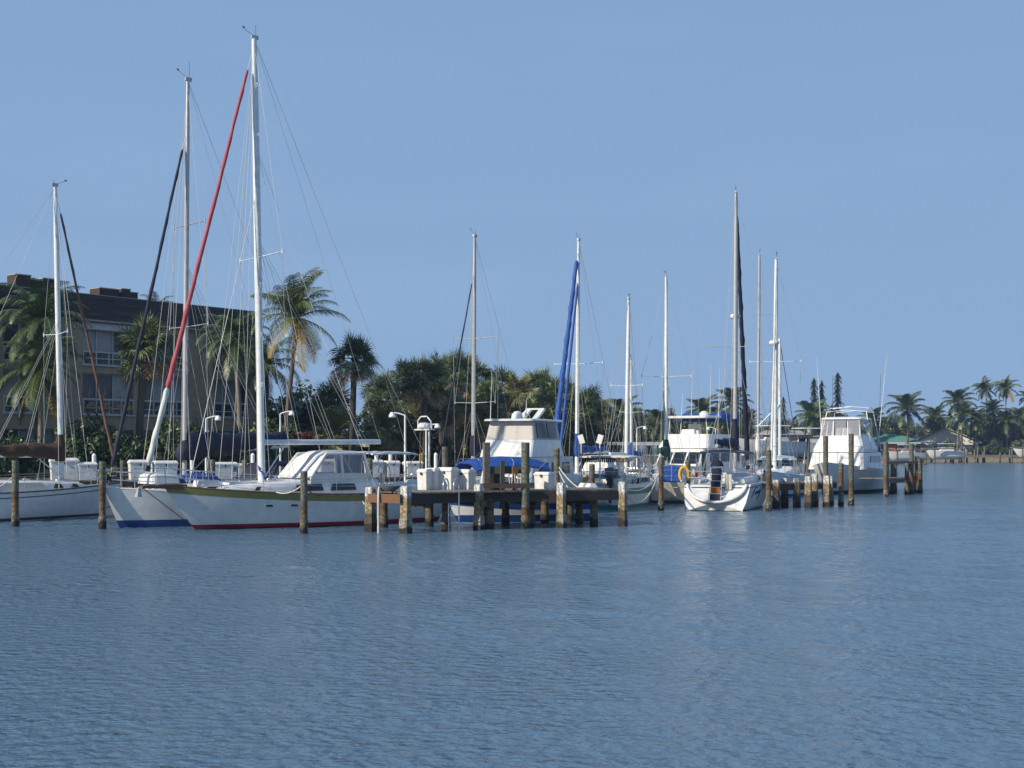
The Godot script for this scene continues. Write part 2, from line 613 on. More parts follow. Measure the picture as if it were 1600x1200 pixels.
# mast, boom, sails and wires
func rig(root: Node3D, H: Dictionary, R: Dictionary) -> void:
	var xm: float = R.xm
	var yb: float = R.get("foot", sheer(H, xm / H.L))
	var top: float = R.top
	var tip := Vector3(xm + R.get("rake", 0.0), top, R.get("lean", 0.0))
	var foot := Vector3(xm, yb, 0)
	var mm: Material = R.get("mat", M.mastwhite)
	var r0: float = R.get("r", 0.085)
	var on := func(y: float) -> Vector3: return foot.lerp(tip, (y - yb) / (top - yb))
	var mg := G.new()
	mg.tube([foot, on.call(lerpf(yb, top, 0.6)), on.call(lerpf(yb, top, 0.85)), tip], [r0, r0, r0 * 0.9, r0 * 0.66], 10, 1.0)
	var mast := put("mast", mg, mm, root)
	# masthead gear
	var mh := G.new()
	mh.box(tip + Vector3(0.02, 0.05, 0), Vector3(0.26, 0.12, 0.1))
	put("masthead", mh, M.mastdull, mast)
	tube_part("antenna", [tip + Vector3(0.06, 0.1, 0), tip + Vector3(0.06, R.get("ant", 0.35), 0)], 0.008, M.wiredark, mast, 4)
	var vane := G.new()
	vane.tube([tip + Vector3(-0.05, 0.1, 0), tip + Vector3(-0.45, 0.26, 0.08)], 0.008, 4)
	vane.box(tip + Vector3(-0.47, 0.30, 0.08), Vector3(0.14, 0.05, 0.02), Basis(Vector3.UP, 0.5))
	put("wind_vane", vane, M.wiredark, mast)
	if R.has("steps"):
		for k in range(4, int((top - yb) / 0.9)):
			var p: Vector3 = on.call(yb + k * 0.9)
			var sg := G.new()
			var s := 1.0 if k % 2 == 0 else -1.0
			sg.tube([p + Vector3(0, 0.07, s * r0 * 0.9), p + Vector3(0, 0, s * (r0 + 0.10)), p + Vector3(0, -0.07, s * r0 * 0.9)], 0.018, 5)
			put("mast_step", sg, M.gel, mast)
	# spreaders and shrouds
	var tips := {1.0: [], -1.0: []}
	for sp in R.get("spread", []):
		var p: Vector3 = on.call(sp[0])
		for s in [1.0, -1.0]:
			var q := p + Vector3(0.12, 0.05, s * sp[1])
			var sg := G.new()
			sg.tube([p, q], [0.035, 0.024], 6, 0.6)
			sg.tube([q + Vector3(0, -0.07, 0), q + Vector3(0, 0.09, 0)], 0.028, 5)
			put("spreader", sg, mm, mast)
			tips[s].append(q)
	var t_m: float = xm / H.L
	for s in [1.0, -1.0]:
		var chain := hull_at(H, t_m + 0.02, sheer(H, t_m + 0.02), s, -0.12)
		var line := [tip - Vector3(0, 0.1, 0)]
		for i in range(tips[s].size() - 1, -1, -1): line.append(tips[s][i])
		line.append(chain)
		for i in line.size() - 1:
			tube_part("shroud", [line[i], line[i + 1]], 0.008, M.wire, root, 4)
		if R.get("spread", []).size() > 0:
			var u: Vector3 = on.call(R.spread[R.spread.size() - 1][0] - 0.1)
			for dx in [-0.45, 0.5]:
				var tt: float = t_m + dx / H.L
				tube_part("shroud", [u, hull_at(H, tt, sheer(H, tt), s, -0.12)], 0.008, M.wire, root, 4)
	# fore stay with its furled sail
	var tack := Vector3(-R.get("sprit", 0.0) + 0.15, H.hb + R.get("tack", 0.1), 0)
	var head: Vector3 = on.call(R.get("stay", top - 0.2)) + Vector3(-r0, 0, 0)
	tube_part("forestay", [tack, head], 0.010, M.wire, root, 4)
	if R.has("furl"):
		var cut: float = R.get("furlcut", 0.0)
		var fr: float = R.get("furlr", 0.06)
		put("furled_sail", wrapped(tack, head, maxf(0.05, cut), 0.965, fr), R.furl, root)
		if cut > 0.06:
			put("furled_sail_foot", wrapped(tack, head, 0.03, cut, fr * 1.05), R.furlfoot, root)
		var drum := G.new()
		drum.tube([tack.lerp(head, 0.012), tack.lerp(head, 0.024)], 0.11, 10)
		put("furling_drum", drum, M.black, root)
	if R.has("inner"):
		tube_part("inner_sail", [Vector3(R.inner[0], H.hb + 0.1, 0), on.call(R.inner[1])], [0.10, 0.05], R.get("innermat", R.get("furl", M.whitesail)), root, 8)
	var stern := Vector3(H.L - 0.1, sheer(H, 1.0) + 0.05, 0)
	if R.get("split", false):
		var y := stern.lerp(tip, 0.3)
		tube_part("backstay", [tip, y], 0.009, R.get("backmat", M.wire), root, 4)
		for s in [1.0, -1.0]: tube_part("backstay", [y, stern + Vector3(0, 0, s * 0.8)], 0.009, R.get("backmat", M.wire), root, 4)
	elif R.get("back", true):
		tube_part("backstay", [tip, stern], 0.009, R.get("backmat", M.wire), root, 4)
	# halyards beside the mast
	for k in R.get("halyards", 2):
		tube_part("halyard", sag(on.call(top - 0.4), foot + Vector3(-0.35 - 0.25 * k, 0.2, 0.3 - 0.5 * k), 0.02, 4), 0.007, M.wirelight, root, 4)
	# boom and its sail
	if R.has("boom"):
		var a: Vector3 = on.call(R.boom[0]) + Vector3(r0, 0, 0)
		var b := a + Vector3(R.boom[1], R.get("boomrise", 0.05), R.get("boomswing", 0.0))
		var bg := G.new()
		bg.tube([a, b], [0.075, 0.07], 8, 1.35)
		put("boom", bg, R.get("boommat", mm), root)
		tube_part("topping_lift", [b, tip], 0.006, M.wire, root, 4)
		tube_part("main_sheet", [b - Vector3(0.5, 0.05, 0), Vector3(b.x - 0.6, sheer(H, 0.8) + 0.3, 0)], 0.012, M.rope, root, 5)
		tube_part("boom_vang", [a + Vector3(0.9, -0.05, 0), foot + Vector3(0.12, 0.25, 0)], 0.025, mm, root, 5)
		if R.has("cover"):
			var pts := []
			var rad := []
			var fat: float = R.get("coverr", 0.2)
			for i in 41:
				var t := i / 40.0
				pts.append(a.lerp(b, t * 0.97) + Vector3(0, fat * 0.75 - 0.03 * sin(i * 0.45), 0.03 * sin(i * 0.7)))
				rad.append(fat * lerpf(1.15, 0.6, t) * (1.0 + 0.10 * sin(i * 0.85) + 0.06 * cos(i * 1.9) - (0.14 if i % 7 == 3 else 0.0)) * (0.5 if i == 40 else 1.0))
			var cg := G.new()
			cg.tube(pts, rad, 10, 1.25)
			var neck := []
			for i in 5: neck.append(a + Vector3(-r0 + 0.03, lerpf(-0.25, R.get("neck", 1.1), i / 4.0), 0))
			cg.tube(neck, [fat * 0.8, fat * 1.1, fat * 1.0, fat * 0.75, r0 * 1.1], 10)
			put("sail_cover", cg, R.cover, root)
		if R.get("lazy", 0) > 0:
			for s in [1.0, -1.0]:
				var top_p: Vector3 = on.call(lerpf(R.boom[0], top, 0.5)) + Vector3(0, 0, s * 0.1)
				for k in R.lazy: tube_part("lazy_jack", [top_p, a.lerp(b, 0.3 + 0.28 * k) + Vector3(0, 0.05, s * 0.12)], 0.007, M.lazy, root, 4)

# hull, deck, rails and cabin common to the sailing boats
func sail_hull(root: Node3D, H: Dictionary, K: Dictionary) -> void:
	put("hull", hull_mesh(H), K.get("hull", M.gel), root)
	put("deck", deck_mesh(H), M.deck, root)
	var tg := G.new()
	for s in [1.0, -1.0]: tg.tube(sheer_line(H, s, 0.02, 0.02, 0.0, 1.0, 20), 0.035, 6)
	put("toe_rail", tg, K.get("rail", M.gel), root)
	if K.has("boot"): put("boot_stripe", band(H, 0.02, K.get("booth", 0.16), false), K.boot, root)
	if K.has("boot2"): put("bottom_paint", band(H, -0.2, 0.025, false, 0.009), K.boot2, root)
	if K.has("cove"): put("cove_stripe", band(H, K.get("covelo", -0.22), K.get("covehi", -0.17), true), K.cove, root)
	if K.has("trunk"):
		put("cabin", trunk_mesh(K.trunk), K.get("trunkmat", M.gel), root)
	for w in K.get("windows", []):
		# x0, x1, y0, y1, half width low, half width high
		for s in [1.0, -1.0]:
			var g := G.new()
			var a := Vector3(w[0], w[2], s * w[4])
			var b := Vector3(w[1], w[2], s * w[4])
			var c := Vector3(w[1] - 0.06, w[3], s * w[5])
			var d := Vector3(w[0] + 0.10, w[3], s * w[5])
			if s > 0: g.plate(a, d, c, b, 0.02)
			else: g.plate(a, b, c, d, 0.02)
			put("window", g, M.glass, root)
	for h in K.get("hatches", []):
		var g := G.new()
		g.loft([rrect(h[0], h[1], h[2], h[3], 0.06), rrect(h[0] + 0.02, h[1] - 0.02, h[2] - 0.02, h[3] + 0.07, 0.06)])
		var o := put("hatch", g, M.gel, root)
		var g2 := G.new()
		g2.loft([rrect(h[0] + 0.06, h[1] - 0.06, h[2] - 0.06, h[3] + 0.071, 0.04), rrect(h[0] + 0.06, h[1] - 0.06, h[2] - 0.06, h[3] + 0.08, 0.04)])
		put("hatch_pane", g2, M.glass, o)
	var ct: float = K.get("cockpit", 0.66)
	# cockpit coamings
	for s in [1.0, -1.0]:
		var l := sheer_line(H, s, 0.12, 0.55, ct, 0.95, 8)
		var g := G.new()
		g.tube(l, 0.16, 8, 1.2)
		put("coaming", g, M.gel, root)
	pulpit(H, root, 0.62, K.get("reach", 0.25))
	rail(H, root, 0.15, 0.86, 0.62, K.get("stanch", 5))
	pushpit(H, root, 0.62)

# canvas hood with clear windows over the companionway: x0..x1, foot height, top height, half width
func dodger(root: Node3D, x0: float, x1: float, y0: float, y1: float, w: float, cm: Material, called := "dodger") -> void:
	var g := G.new()
	var rows := []
	for q in [[0.0, 0.0], [0.16, 0.45], [0.30, 0.82], [0.42, 0.97], [0.65, 1.0], [1.0, 0.97]]:
		var r := []
		var x: float = lerpf(x0, x1, q[0])
		var y: float = lerpf(y0, y1, q[1])
		for k in 9:
			var u := -1.0 + k / 4.0
			r.append(Vector3(x, y - (y - y0 + 0.02) * 0.12 * pow(abs(u), 3.0), w * u * (0.86 + 0.1 * (1 - q[1]))))
		rows.append(r)
	g.grid(rows)
	var top := put(called, g, cm, root)
	# side cheeks
	for s in [1.0, -1.0]:
		var a := Vector3(x0 + 0.1, y0, s * w * 0.98)
		var b := Vector3(x1 + 0.12, y0, s * w * 0.98)
		var c := Vector3(x1, y1 - 0.14, s * w * 0.88)
		var d := Vector3(lerpf(x0, x1, 0.34), y1 - 0.14, s * w * 0.88)
		var fr := G.new()
		for e in [[a, b], [b, c], [c, d], [d, a], [a.lerp(b, 0.55), d.lerp(c, 0.38)]]:
			fr.tube([e[0], e[1]], 0.06, 6)
		fr.hexa([a + Vector3(0, -0.18, 0.01), b + Vector3(0, -0.18, 0.01), b + Vector3(0, -0.18, -0.01), a + Vector3(0, -0.18, -0.01), a + Vector3(0.06, 0.16, 0.01), b + Vector3(0, 0.16, 0.01), b + Vector3(0, 0.16, -0.01), a + Vector3(0.06, 0.16, -0.01)])
		put("side_curtain", fr, cm, top)
		var wn := G.new()
		wn.quad(a, b, c, d)
		put("clear_window", wn, M.vinyl, top)

# a flat canopy on hoops
func bimini(root: Node3D, x0: float, x1: float, y: float, w: float, cm: Material, foot: float, thick := 0.05, bow := 0.10) -> void:
	var g := G.new()
	var rows := []
	var low := []
	for i in 9:
		var x := lerpf(x0, x1, i / 8.0)
		var r := []
		for k in 9:
			var u := -1.0 + k / 4.0
			r.append(Vector3(x, y - bow * u * u * u * u - bow * 0.6 * pow(abs(i / 4.0 - 1.0), 3.0) + 0.012 * sin(i * 2.7 + k), w * u))
		rows.append(r)
		var l := []
		for p in r: l.append(p - Vector3(0, thick, 0))
		l.reverse()
		low.append(l)
	g.grid(rows); g.grid(low)
	var edge := []
	for i in 9: edge.append([rows[i][0], low[i][8]])
	var edge2 := []
	for i in 9: edge2.append([low[i][0], rows[i][8]])
	var e3 := []
	var e4 := []
	for k in 9:
		e3.append([low[0][8 - k], rows[0][k]]); e4.append([rows[8][k], low[8][8 - k]])
	g.grid(edge); g.grid(edge2); g.grid(e3); g.grid(e4)
	var top := put("bimini", g, cm, root)
	for x in [lerpf(x0, x1, 0.06), lerpf(x0, x1, 0.5), lerpf(x0, x1, 0.94)]:
		var xb := lerpf(x0, x1, 0.45)
		tube_part("hoop", [Vector3(xb, foot, -w), Vector3(x, y - 0.16, -w), Vector3(x, y - thick - 0.03, -w * 0.8), Vector3(x, y - thick - 0.02, w * 0.8), Vector3(x, y - 0.16, w), Vector3(xb, foot, w)], 0.014, M.steel, top, 5)

# things lashed to the rails and left on deck: fenders, jerry cans, coils of rope, folded canvas
func deck_gear(root: Node3D, H: Dictionary, n: int, t0: float, t1: float) -> void:
	for i in n:
		var t := rnd(t0, t1)
		var s := 1.0 if rng.randf() < 0.5 else -1.0
		var p := hull_at(H, t, sheer(H, t), s, -0.16)
		match i % 5:
			0:
				var g := G.new()
				g.lathe(p + Vector3(0, -0.45, s * 0.30), [[0.0, 0.62], [0.04, 0.6], [0.11, 0.52], [0.12, 0.3], [0.11, 0.08], [0.0, 0.0]], 10)
				g.tube([p + Vector3(0, 0.15, s * 0.30), p + Vector3(0, 0.5, s * 0.04)], 0.012, 4)
				put("fender", g, M.fender, root)
			1:
				var g := G.new()
				g.loft([rrect(p.x - 0.18, p.x + 0.18, 0.11, p.y + 0.0, 0.04), rrect(p.x - 0.18, p.x + 0.18, 0.11, p.y + 0.36, 0.04), rrect(p.x - 0.08, p.x + 0.12, 0.05, p.y + 0.44, 0.03)])
				put("jerry_can", g, [M.yellow, M.blue, M.red][i % 3], root).position.z = p.z - s * 0.05
			2:
				var g := G.new()
				var l := []
				for k in 26: l.append(p + Vector3(0.14 * cos(k * 0.9), 0.42 + 0.16 * sin(k * 0.9), s * 0.05 + 0.002 * k))
				g.tube(l, 0.018, 5)
				put("rope_coil", g, M.rope if i % 2 else M.bluesail, root)
			3:
				var g := G.new()
				var l := []
				var r := []
				for k in 7:
					l.append(Vector3(p.x + 0.16 * (k - 3), p.y + 0.14 + 0.02 * sin(k * 2.1), p.z * 0.72))
					r.append(0.13 * (1.0 + 0.25 * sin(k * 2.7)) * (0.5 if k == 0 or k == 6 else 1.0))
				g.tube(l, r, 7)
				put("folded_canvas", g, [M.canvas, M.navy, M.canvasgrey][(i / 5) % 3], root)
			4:
				var g := G.new()
				g.tube([p + Vector3(0, 0, 0), p + Vector3(rnd(-0.2, 0.2), rnd(0.9, 1.7), s * 0.05)], 0.022, 5)
				g.box(p + Vector3(0, rnd(0.8, 1.0), 0), Vector3(0.16, 0.2, 0.1))
				put("rail_pole", g, M.gel if i % 2 else M.steel, root)

# a floating boat at a given mast place: sideways on the picture's scale, metres out, heading of its stern in degrees
func sailboat(called: String, label: String, px: float, d: float, deg: float, xm: float) -> Node3D:
	var a := deg_to_rad(deg)
	var at := W(px, d) - Vector3(cos(a), 0, -sin(a)) * xm
	return thing(called, label, "sailboat", at, a, "sailboats moored in the marina")

func sailing_boats() -> void:
	var H: Dictionary
	# the big cutter in front: grey white hull, olive rail band, red boot stripe
	var b := sailboat("sailboat", "grey white sailboat with olive rail band, red boot stripe and white dodger", 409, 46.4, 40, 3.75)
	H = {"L": 11.4, "B": 3.6, "hb": 1.55, "hm": 1.14, "hs": 1.16, "ov": 1.15, "tr": 0.55, "tw": 0.7, "tm": 0.58, "fine": 0.5}
	sail_hull(b, H, {"hull": M.hullgrey, "rail": M.teak, "boot": M.red, "booth": 0.17, "boot2": M.antifoul, "cove": M.olive, "covelo": -0.24, "covehi": -0.01, "reach": 1.05, "stanch": 6,
		"trunk": [[1.5, 0.55, 1.30, 1.34], [1.9, 0.8, 1.25, 1.52], [3.2, 1.1, 1.16, 1.62], [4.6, 1.22, 1.12, 1.70], [7.4, 1.25, 1.10, 1.74], [8.1, 1.2, 1.1, 1.72], [8.15, 1.18, 1.1, 1.2]],
		"windows": [[2.9, 3.55, 1.36, 1.48, 1.03, 1.0], [4.4, 5.6, 1.30, 1.54, 1.23, 1.18], [5.9, 7.0, 1.30, 1.54, 1.25, 1.2]], "hatches": [[2.3, 2.85, 0.28, 1.56], [4.05, 4.5, 0.25, 1.68]], "cockpit": 0.72})
	for x in [0.255, 0.335]:
		for s in [1.0, -1.0]:
			var p := hull_at(H, x, 0.88, s, 0.0)
			var q := hull_at(H, x + 0.035, 0.88, s, 0.0)
			var dn := hull_at(H, x + 0.035, 0.76, s, 0.0)
			var dp := hull_at(H, x, 0.76, s, 0.0)
			var g := G.new()
			if s > 0: g.plate(dp, p, q, dn, 0.025)
			else: g.plate(dn, q, p, dp, 0.025)
			var fr := put("portlight", g, M.gel, b)
			var g2 := G.new()
			var i0 := dp.lerp(q, 0.2)
			var i1 := p.lerp(dn, 0.2)
			var i2 := q.lerp(dp, 0.2)
			var i3 := dn.lerp(p, 0.2)
			if s > 0: g2.plate(i0, i1, i2, i3, 0.032)
			else: g2.plate(i3, i2, i1, i0, 0.032)
			put("pane", g2, M.glass, fr)
	rig(b, H, {"xm": 3.75, "foot": 1.55, "top": 17.65, "lean": -0.05, "rake": -0.28, "r": 0.135, "mat": M.mastwhite, "steps": true, "spread": [[9.75, 1.55]], "stay": 17.0, "sprit": 0.85, "tack": 0.35,
		"furl": M.redsail, "furlfoot": M.whitesail, "furlcut": 0.2, "furlr": 0.092, "boom": [3.06, 5.05], "boommat": M.alu, "boomrise": 0.03, "halyards": 5, "lazy": 3, "ant": 0.5, "split": true})
	deck_gear(b, H, 0, 0.3, 0.97)
	# second wires on the big mast
	for s in [1.0, -1.0]:
		tube_part("running_backstay", [Vector3(3.6, 13.6, 0), Vector3(7.6, 1.25, s * 1.7)], 0.008, M.wirelight, b, 4)
	tube_part("inner_forestay", [Vector3(0.9, 1.6, 0), Vector3(3.6, 12.4, 0)], 0.012, M.wirelight, b, 4)
	var rope := G.new()
	for k in 5: rope.tube([Vector3(3.75 + 0.15 * cos(k * 1.3), 1.6 + 0.25 * k, 0.15 * sin(k * 1.3)), Vector3(3.75 + 0.13 * cos(k * 1.3 + 1.6), 1.85 + 0.25 * k, 0.15 * sin(k * 1.3 + 1.6))], 0.05, 6)
	put("coiled_halyards", rope, M.bluesail, b)
	var sp := G.new()
	sp.hexa([Vector3(-0.85, 1.5, -0.14), Vector3(-0.85, 1.5, 0.14), Vector3(0.7, 1.42, 0.3), Vector3(0.7, 1.42, -0.3), Vector3(-0.85, 1.58, -0.14), Vector3(-0.85, 1.58, 0.14), Vector3(0.7, 1.6, 0.3), Vector3(0.7, 1.6, -0.3)])
	put("bowsprit", sp, M.teak, b)
	tube_part("bobstay", [Vector3(-0.8, 1.5, 0), Vector3(1.05, 0.12, 0)], 0.016, M.wiredark, b, 5)
	var anc := G.new()
	anc.tube([Vector3(-0.95, 1.45, 0.05), Vector3(-0.1, 1.62, 0.05)], 0.025, 6)
	anc.hexa([Vector3(-1.05, 1.2, -0.08), Vector3(-1.05, 1.2, 0.18), Vector3(-0.85, 1.2, 0.12), Vector3(-0.85, 1.2, -0.02), Vector3(-0.98, 1.5, 0.0), Vector3(-0.98, 1.5, 0.1), Vector3(-0.9, 1.5, 0.08), Vector3(-0.9, 1.5, 0.02)])
	put("anchor", anc, M.mastdull, b)
	dodger(b, 5.0, 7.5, 1.76, 2.78, 1.15, M.canvaswhite)
	bimini(b, 7.8, 9.9, 2.72, 1.15, M.canvaswhite, 1.3, 0.05, 0.06)
	# wheel pedestal, winches, ventilators and a white locker on the foredeck
	for q in [[8.35, 1.42, 0.95], [8.35, 1.42, -0.95], [4.0, 1.78, 0.5], [4.0, 1.78, -0.5]]:
		var w := G.new()
		w.lathe(Vector3(q[0], q[1] - 0.1, q[2]), [[0.0, 0.2], [0.06, 0.2], [0.05, 0.12], [0.08, 0.0]], 10)
		put("winch", w, M.steel, b)
	var lk := G.new()
	lk.loft([rrect(1.15, 2.0, 0.36, 1.5, 0.12), rrect(1.2, 1.95, 0.32, 1.72, 0.12)])
	put("deck_locker", lk, M.gel, b)
	var wb := G.new()
	var ring := []
	for k in 25: ring.append(Vector3(9.1, 1.85 + 0.42 * cos(TAU * k / 24), 0.42 * sin(TAU * k / 24)))
	wb.tube(ring, 0.02, 5)
	wb.tube([Vector3(9.0, 1.1, 0), Vector3(9.0, 1.9, 0)], 0.08, 8)
	put("steering_wheel", wb, M.steel, b)
	# radar pole at the stern
	tube_part("radar_pole", [Vector3(10.9, 1.2, 0.5), Vector3(10.9, 3.55, 0.5)], 0.035, M.gel, b, 8)
	tube_part("radar_strut", [Vector3(10.9, 1.2, -0.1), Vector3(10.9, 3.9, -0.1)], 0.022, M.teak, b, 6)
	var rp := G.new()
	rp.box(Vector3(10.9, 3.58, 0.2), Vector3(0.3, 0.05, 1.0))
	rp.tube([Vector3(10.9, 3.58, -0.25), Vector3(10.9, 3.95, -0.25), Vector3(10.9, 4.1, -0.05), Vector3(10.9, 4.1, 0.35), Vector3(10.9, 3.9, 0.62), Vector3(10.9, 3.58, 0.66)], 0.03, 6)
	put("radar_platform", rp, M.gel, b)
	var rd := G.new()
	rd.lathe(Vector3(10.9, 3.62, 0.2), [[0.0, 0.24], [0.2, 0.22], [0.27, 0.14], [0.27, 0.05], [0.22, 0.0]], 14)
	put("radar_dome", rd, M.gel, b)
	var ob := G.new()
	ob.box(Vector3(11.2, 1.5, 0.7), Vector3(0.35, 0.5, 0.25))
	ob.tube([Vector3(11.2, 1.3, 0.7), Vector3(11.2, 0.75, 0.7)], 0.07, 8)
	put("outboard_motor", ob, M.gel, b)
	var life := G.new()
	life.tube([Vector3(11.0, 1.35, -1.0), Vector3(11.0, 1.35, 0.2)], 0.25, 10)
	put("raft_canister", life, M.gel, b)
	# navy boat beside it
	b = sailboat("sailboat", "white sailboat with navy sail cover, navy furled sail and bright blue waterline", 288, 47.6, 45, 3.2)
	H = {"L": 10.6, "B": 2.95, "hb": 1.44, "hm": 1.12, "hs": 1.1, "ov": 0.6, "tr": -0.3, "tw": 0.78, "tm": 0.6, "fine": 0.9, "pw": 3.4}
	sail_hull(b, H, {"hull": M.gel, "boot": M.bootblue, "booth": 0.27, "boot2": M.blue, "stanch": 6, "trunk": [[1.3, 0.6, 1.28, 1.32], [1.9, 0.85, 1.2, 1.5], [4.0, 1.15, 1.12, 1.62], [6.6, 1.2, 1.08, 1.66], [7.0, 1.15, 1.05, 1.1]],
		"windows": [[2.4, 3.4, 1.3, 1.43, 1.06, 1.0], [4.0, 6.0, 1.28, 1.46, 1.17, 1.1]], "hatches": [[0.55, 1.0, 0.26, 1.38], [2.1, 2.6, 0.26, 1.52]]})
	rig(b, H, {"xm": 3.2, "foot": 1.5, "top": 16.55, "rake": 0.15, "r": 0.095, "mat": M.mastdull, "spread": [[11.15, 1.1], [7.35, 1.35]], "stay": 14.4, "furl": M.navysail, "furlr": 0.078, "boom": [2.65, 4.5], "boomrise": 0.30, "boommat": M.mastwhite,
		"cover": M.navy, "coverr": 0.36, "neck": 0.5, "lazy": 3, "halyards": 4, "ant": 0.7, "split": true})
	deck_gear(b, H, 8, 0.3, 0.97)
	dodger(b, 6.2, 7.6, 1.6, 2.35, 1.1, M.navy)
	var tarp := G.new()
	tarp.loft([rrect(1.55, 2.75, 0.6, 1.56, 0.2), rrect(1.6, 2.7, 0.56, 1.86, 0.2), rrect(1.75, 2.55, 0.36, 1.96, 0.16)])
	put("deck_box", tarp, M.gel, b)
	var tp2 := G.new()
	tp2.loft([rrect(2.8, 4.4, 0.8, 1.62, 0.25), rrect(2.9, 4.3, 0.7, 1.8, 0.25), rrect(3.3, 4.0, 0.3, 1.92, 0.12)])
	put("dinghy_cover", tp2, M.blue, b)
	# brown canvas boat by the frame's edge
	b = sailboat("sailboat", "white sailboat with brown sail cover and brown furled sail, black waterline", 96, 52.3, 221, 2.6)
	H = {"L": 10.5, "B": 3.4, "hb": 1.38, "hm": 1.08, "hs": 1.1, "ov": 1.0, "tr": 0.4, "tw": 0.7, "tm": 0.58}
	sail_hull(b, H, {"hull": M.gel, "rail": M.greyband, "boot": M.greyband, "booth": 0.13, "cove": M.greyband, "covelo": -0.2, "covehi": -0.16, "trunk": [[1.6, 0.6, 1.22, 1.26], [2.2, 0.85, 1.15, 1.48], [4.2, 1.12, 1.06, 1.56], [6.6, 1.15, 1.04, 1.6], [7.0, 1.1, 1.0, 1.05]],
		"windows": [[2.2, 2.6, 1.26, 1.4, 0.86, 0.8], [2.9, 3.3, 1.24, 1.42, 0.98, 0.93]], "hatches": [[2.3, 2.8, 0.26, 1.5]]})
	var cw := G.new()
	for s in [1.0, -1.0]:
		var g := G.new()
		var p := Vector3(3.5, 1.12, s * 1.08)
		var q := Vector3(6.3, 1.1, s * 1.16)
		var r := Vector3(6.1, 1.48, s * 1.08)
		var u := Vector3(3.8, 1.48, s * 1.02)
		if s > 0: g.plate(p, u, r, q, 0.03)
		else: g.plate(p, q, r, u, 0.03)
		put("window_cover", g, M.canvas, b)
	rig(b, H, {"xm": 2.6, "foot": 1.5, "top": 13.6, "lean": 0.4, "rake": 0.1, "r": 0.11, "mat": M.mastwhite, "spread": [[7.5, 1.25]], "furl": M.brownline, "furlr": 0.075, "stay": 12.9, "boom": [2.55, 4.6], "cover": M.brownsail, "coverr": 0.24, "neck": 0.85, "lazy": 2, "halyards": 3, "ant": 0.25})
	deck_gear(b, H, 8, 0.3, 0.97)
	dodger(b, 6.5, 8.0, 1.55, 2.2, 1.05, M.canvasgrey)
	bimini(b, 8.0, 9.9, 2.75, 1.1, M.canvaswhite, 1.2)
	# the boat behind the dock boxes
	b = sailboat("sailboat", "sailboat with dull mast and thin black furled sail behind the blue awning", 739, 61, 58, 3.2)
	H = {"L": 9.5, "B": 3.1, "hb": 1.3, "hm": 1.0, "hs": 1.0, "ov": 0.9, "tr": 0.4, "tw": 0.7, "tm": 0.58}
	sail_hull(b, H, {"boot": M.bootblue, "trunk": [[1.5, 0.6, 1.15, 1.2], [2.2, 0.8, 1.08, 1.4], [6.0, 1.05, 1.0, 1.5], [6.3, 1.0, 0.98, 1.0]], "windows": [[2.8, 5.4, 1.15, 1.34, 0.98, 0.93]], "stanch": 4})
	rig(b, H, {"xm": 3.2, "foot": 1.4, "top": 12.9, "r": 0.10, "lean": 0.1, "mat": M.mastdull, "spread": [[8.05, 1.3], [4.98, 1.15]], "stay": 11.0, "furl": M.navysail, "furlr": 0.05, "boom": [2.7, 3.6], "cover": M.navy, "coverr": 0.17})
	deck_gear(b, H, 8, 0.3, 0.97)
	# blue furled sails
	b = sailboat("sailboat", "sailboat with bright blue furled sails and blue sail cover", 901, 68, 62, 3.3)
	H = {"L": 10.2, "B": 3.3, "hb": 1.35, "hm": 1.05, "hs": 1.05, "ov": 0.9, "tr": 0.4, "tw": 0.7, "tm": 0.58}
	sail_hull(b, H, {"boot": M.bootblue, "trunk": [[1.5, 0.6, 1.2, 1.25], [2.2, 0.8, 1.1, 1.45], [6.2, 1.1, 1.03, 1.55], [6.5, 1.05, 1.0, 1.05]], "windows": [[2.8, 5.6, 1.2, 1.4, 1.0, 0.95]], "stanch": 4})
	rig(b, H, {"xm": 3.3, "foot": 1.45, "top": 13.9, "rake": 0.25, "r": 0.105, "mat": M.mastwhite, "spread": [[7.3, 1.4]], "furl": M.bluesail, "furlr": 0.165, "stay": 13.2, "inner": [1.0, 11.8], "innermat": M.bluesail, "boom": [2.6, 4.0], "cover": M.blue, "coverr": 0.17, "neck": 1.0})
	deck_gear(b, H, 12, 0.3, 0.97)
	dodger(b, 6.0, 7.4, 1.5, 2.2, 1.0, M.canvaswhite)
	# teal striped boat, stern on
	b = sailboat("sailboat", "small sailboat with teal transom stripe and fringed white awning, stern towards the pier", 978, 63.4, 250, 3.7)
	H = {"L": 8.2, "B": 2.8, "hb": 1.35, "hm": 1.1, "hs": 1.12, "ov": 0.8, "tr": 0.15, "tw": 0.82, "tm": 0.55}
	sail_hull(b, H, {"hull": M.gel, "boot": M.teal, "booth": 0.2, "cove": M.teal, "covelo": -0.42, "covehi": -0.14, "trunk": [[1.2, 0.5, 1.2, 1.25], [1.8, 0.7, 1.12, 1.42], [4.8, 0.95, 1.05, 1.5], [5.0, 0.9, 1.0, 1.05]], "windows": [[2.2, 4.4, 1.18, 1.36, 0.88, 0.84]], "stanch": 4})
	rig(b, H, {"xm": 3.7, "foot": 1.5, "top": 10.2, "rake": 0.0, "lean": -0.15, "r": 0.10, "mat": M.mastwhite, "spread": [[5.9, 0.8]], "boom": [2.5, 3.0], "ant": 0.3})
	deck_gear(b, H, 14, 0.3, 0.97)
	bimini(b, 5.2, 7.7, 2.5, 1.2, M.canvaswhite, 1.2, 0.10, 0.05)
	var fringe := G.new()
	for k in 26:
		var u := -1.0 + k / 12.5
		fringe.box(Vector3(7.72, 2.3 - rnd(0, 0.04), 1.16 * u), Vector3(0.012, 0.22, 0.075))
	put("fringe", fringe, M.brownsail, b)
	var obm := G.new()
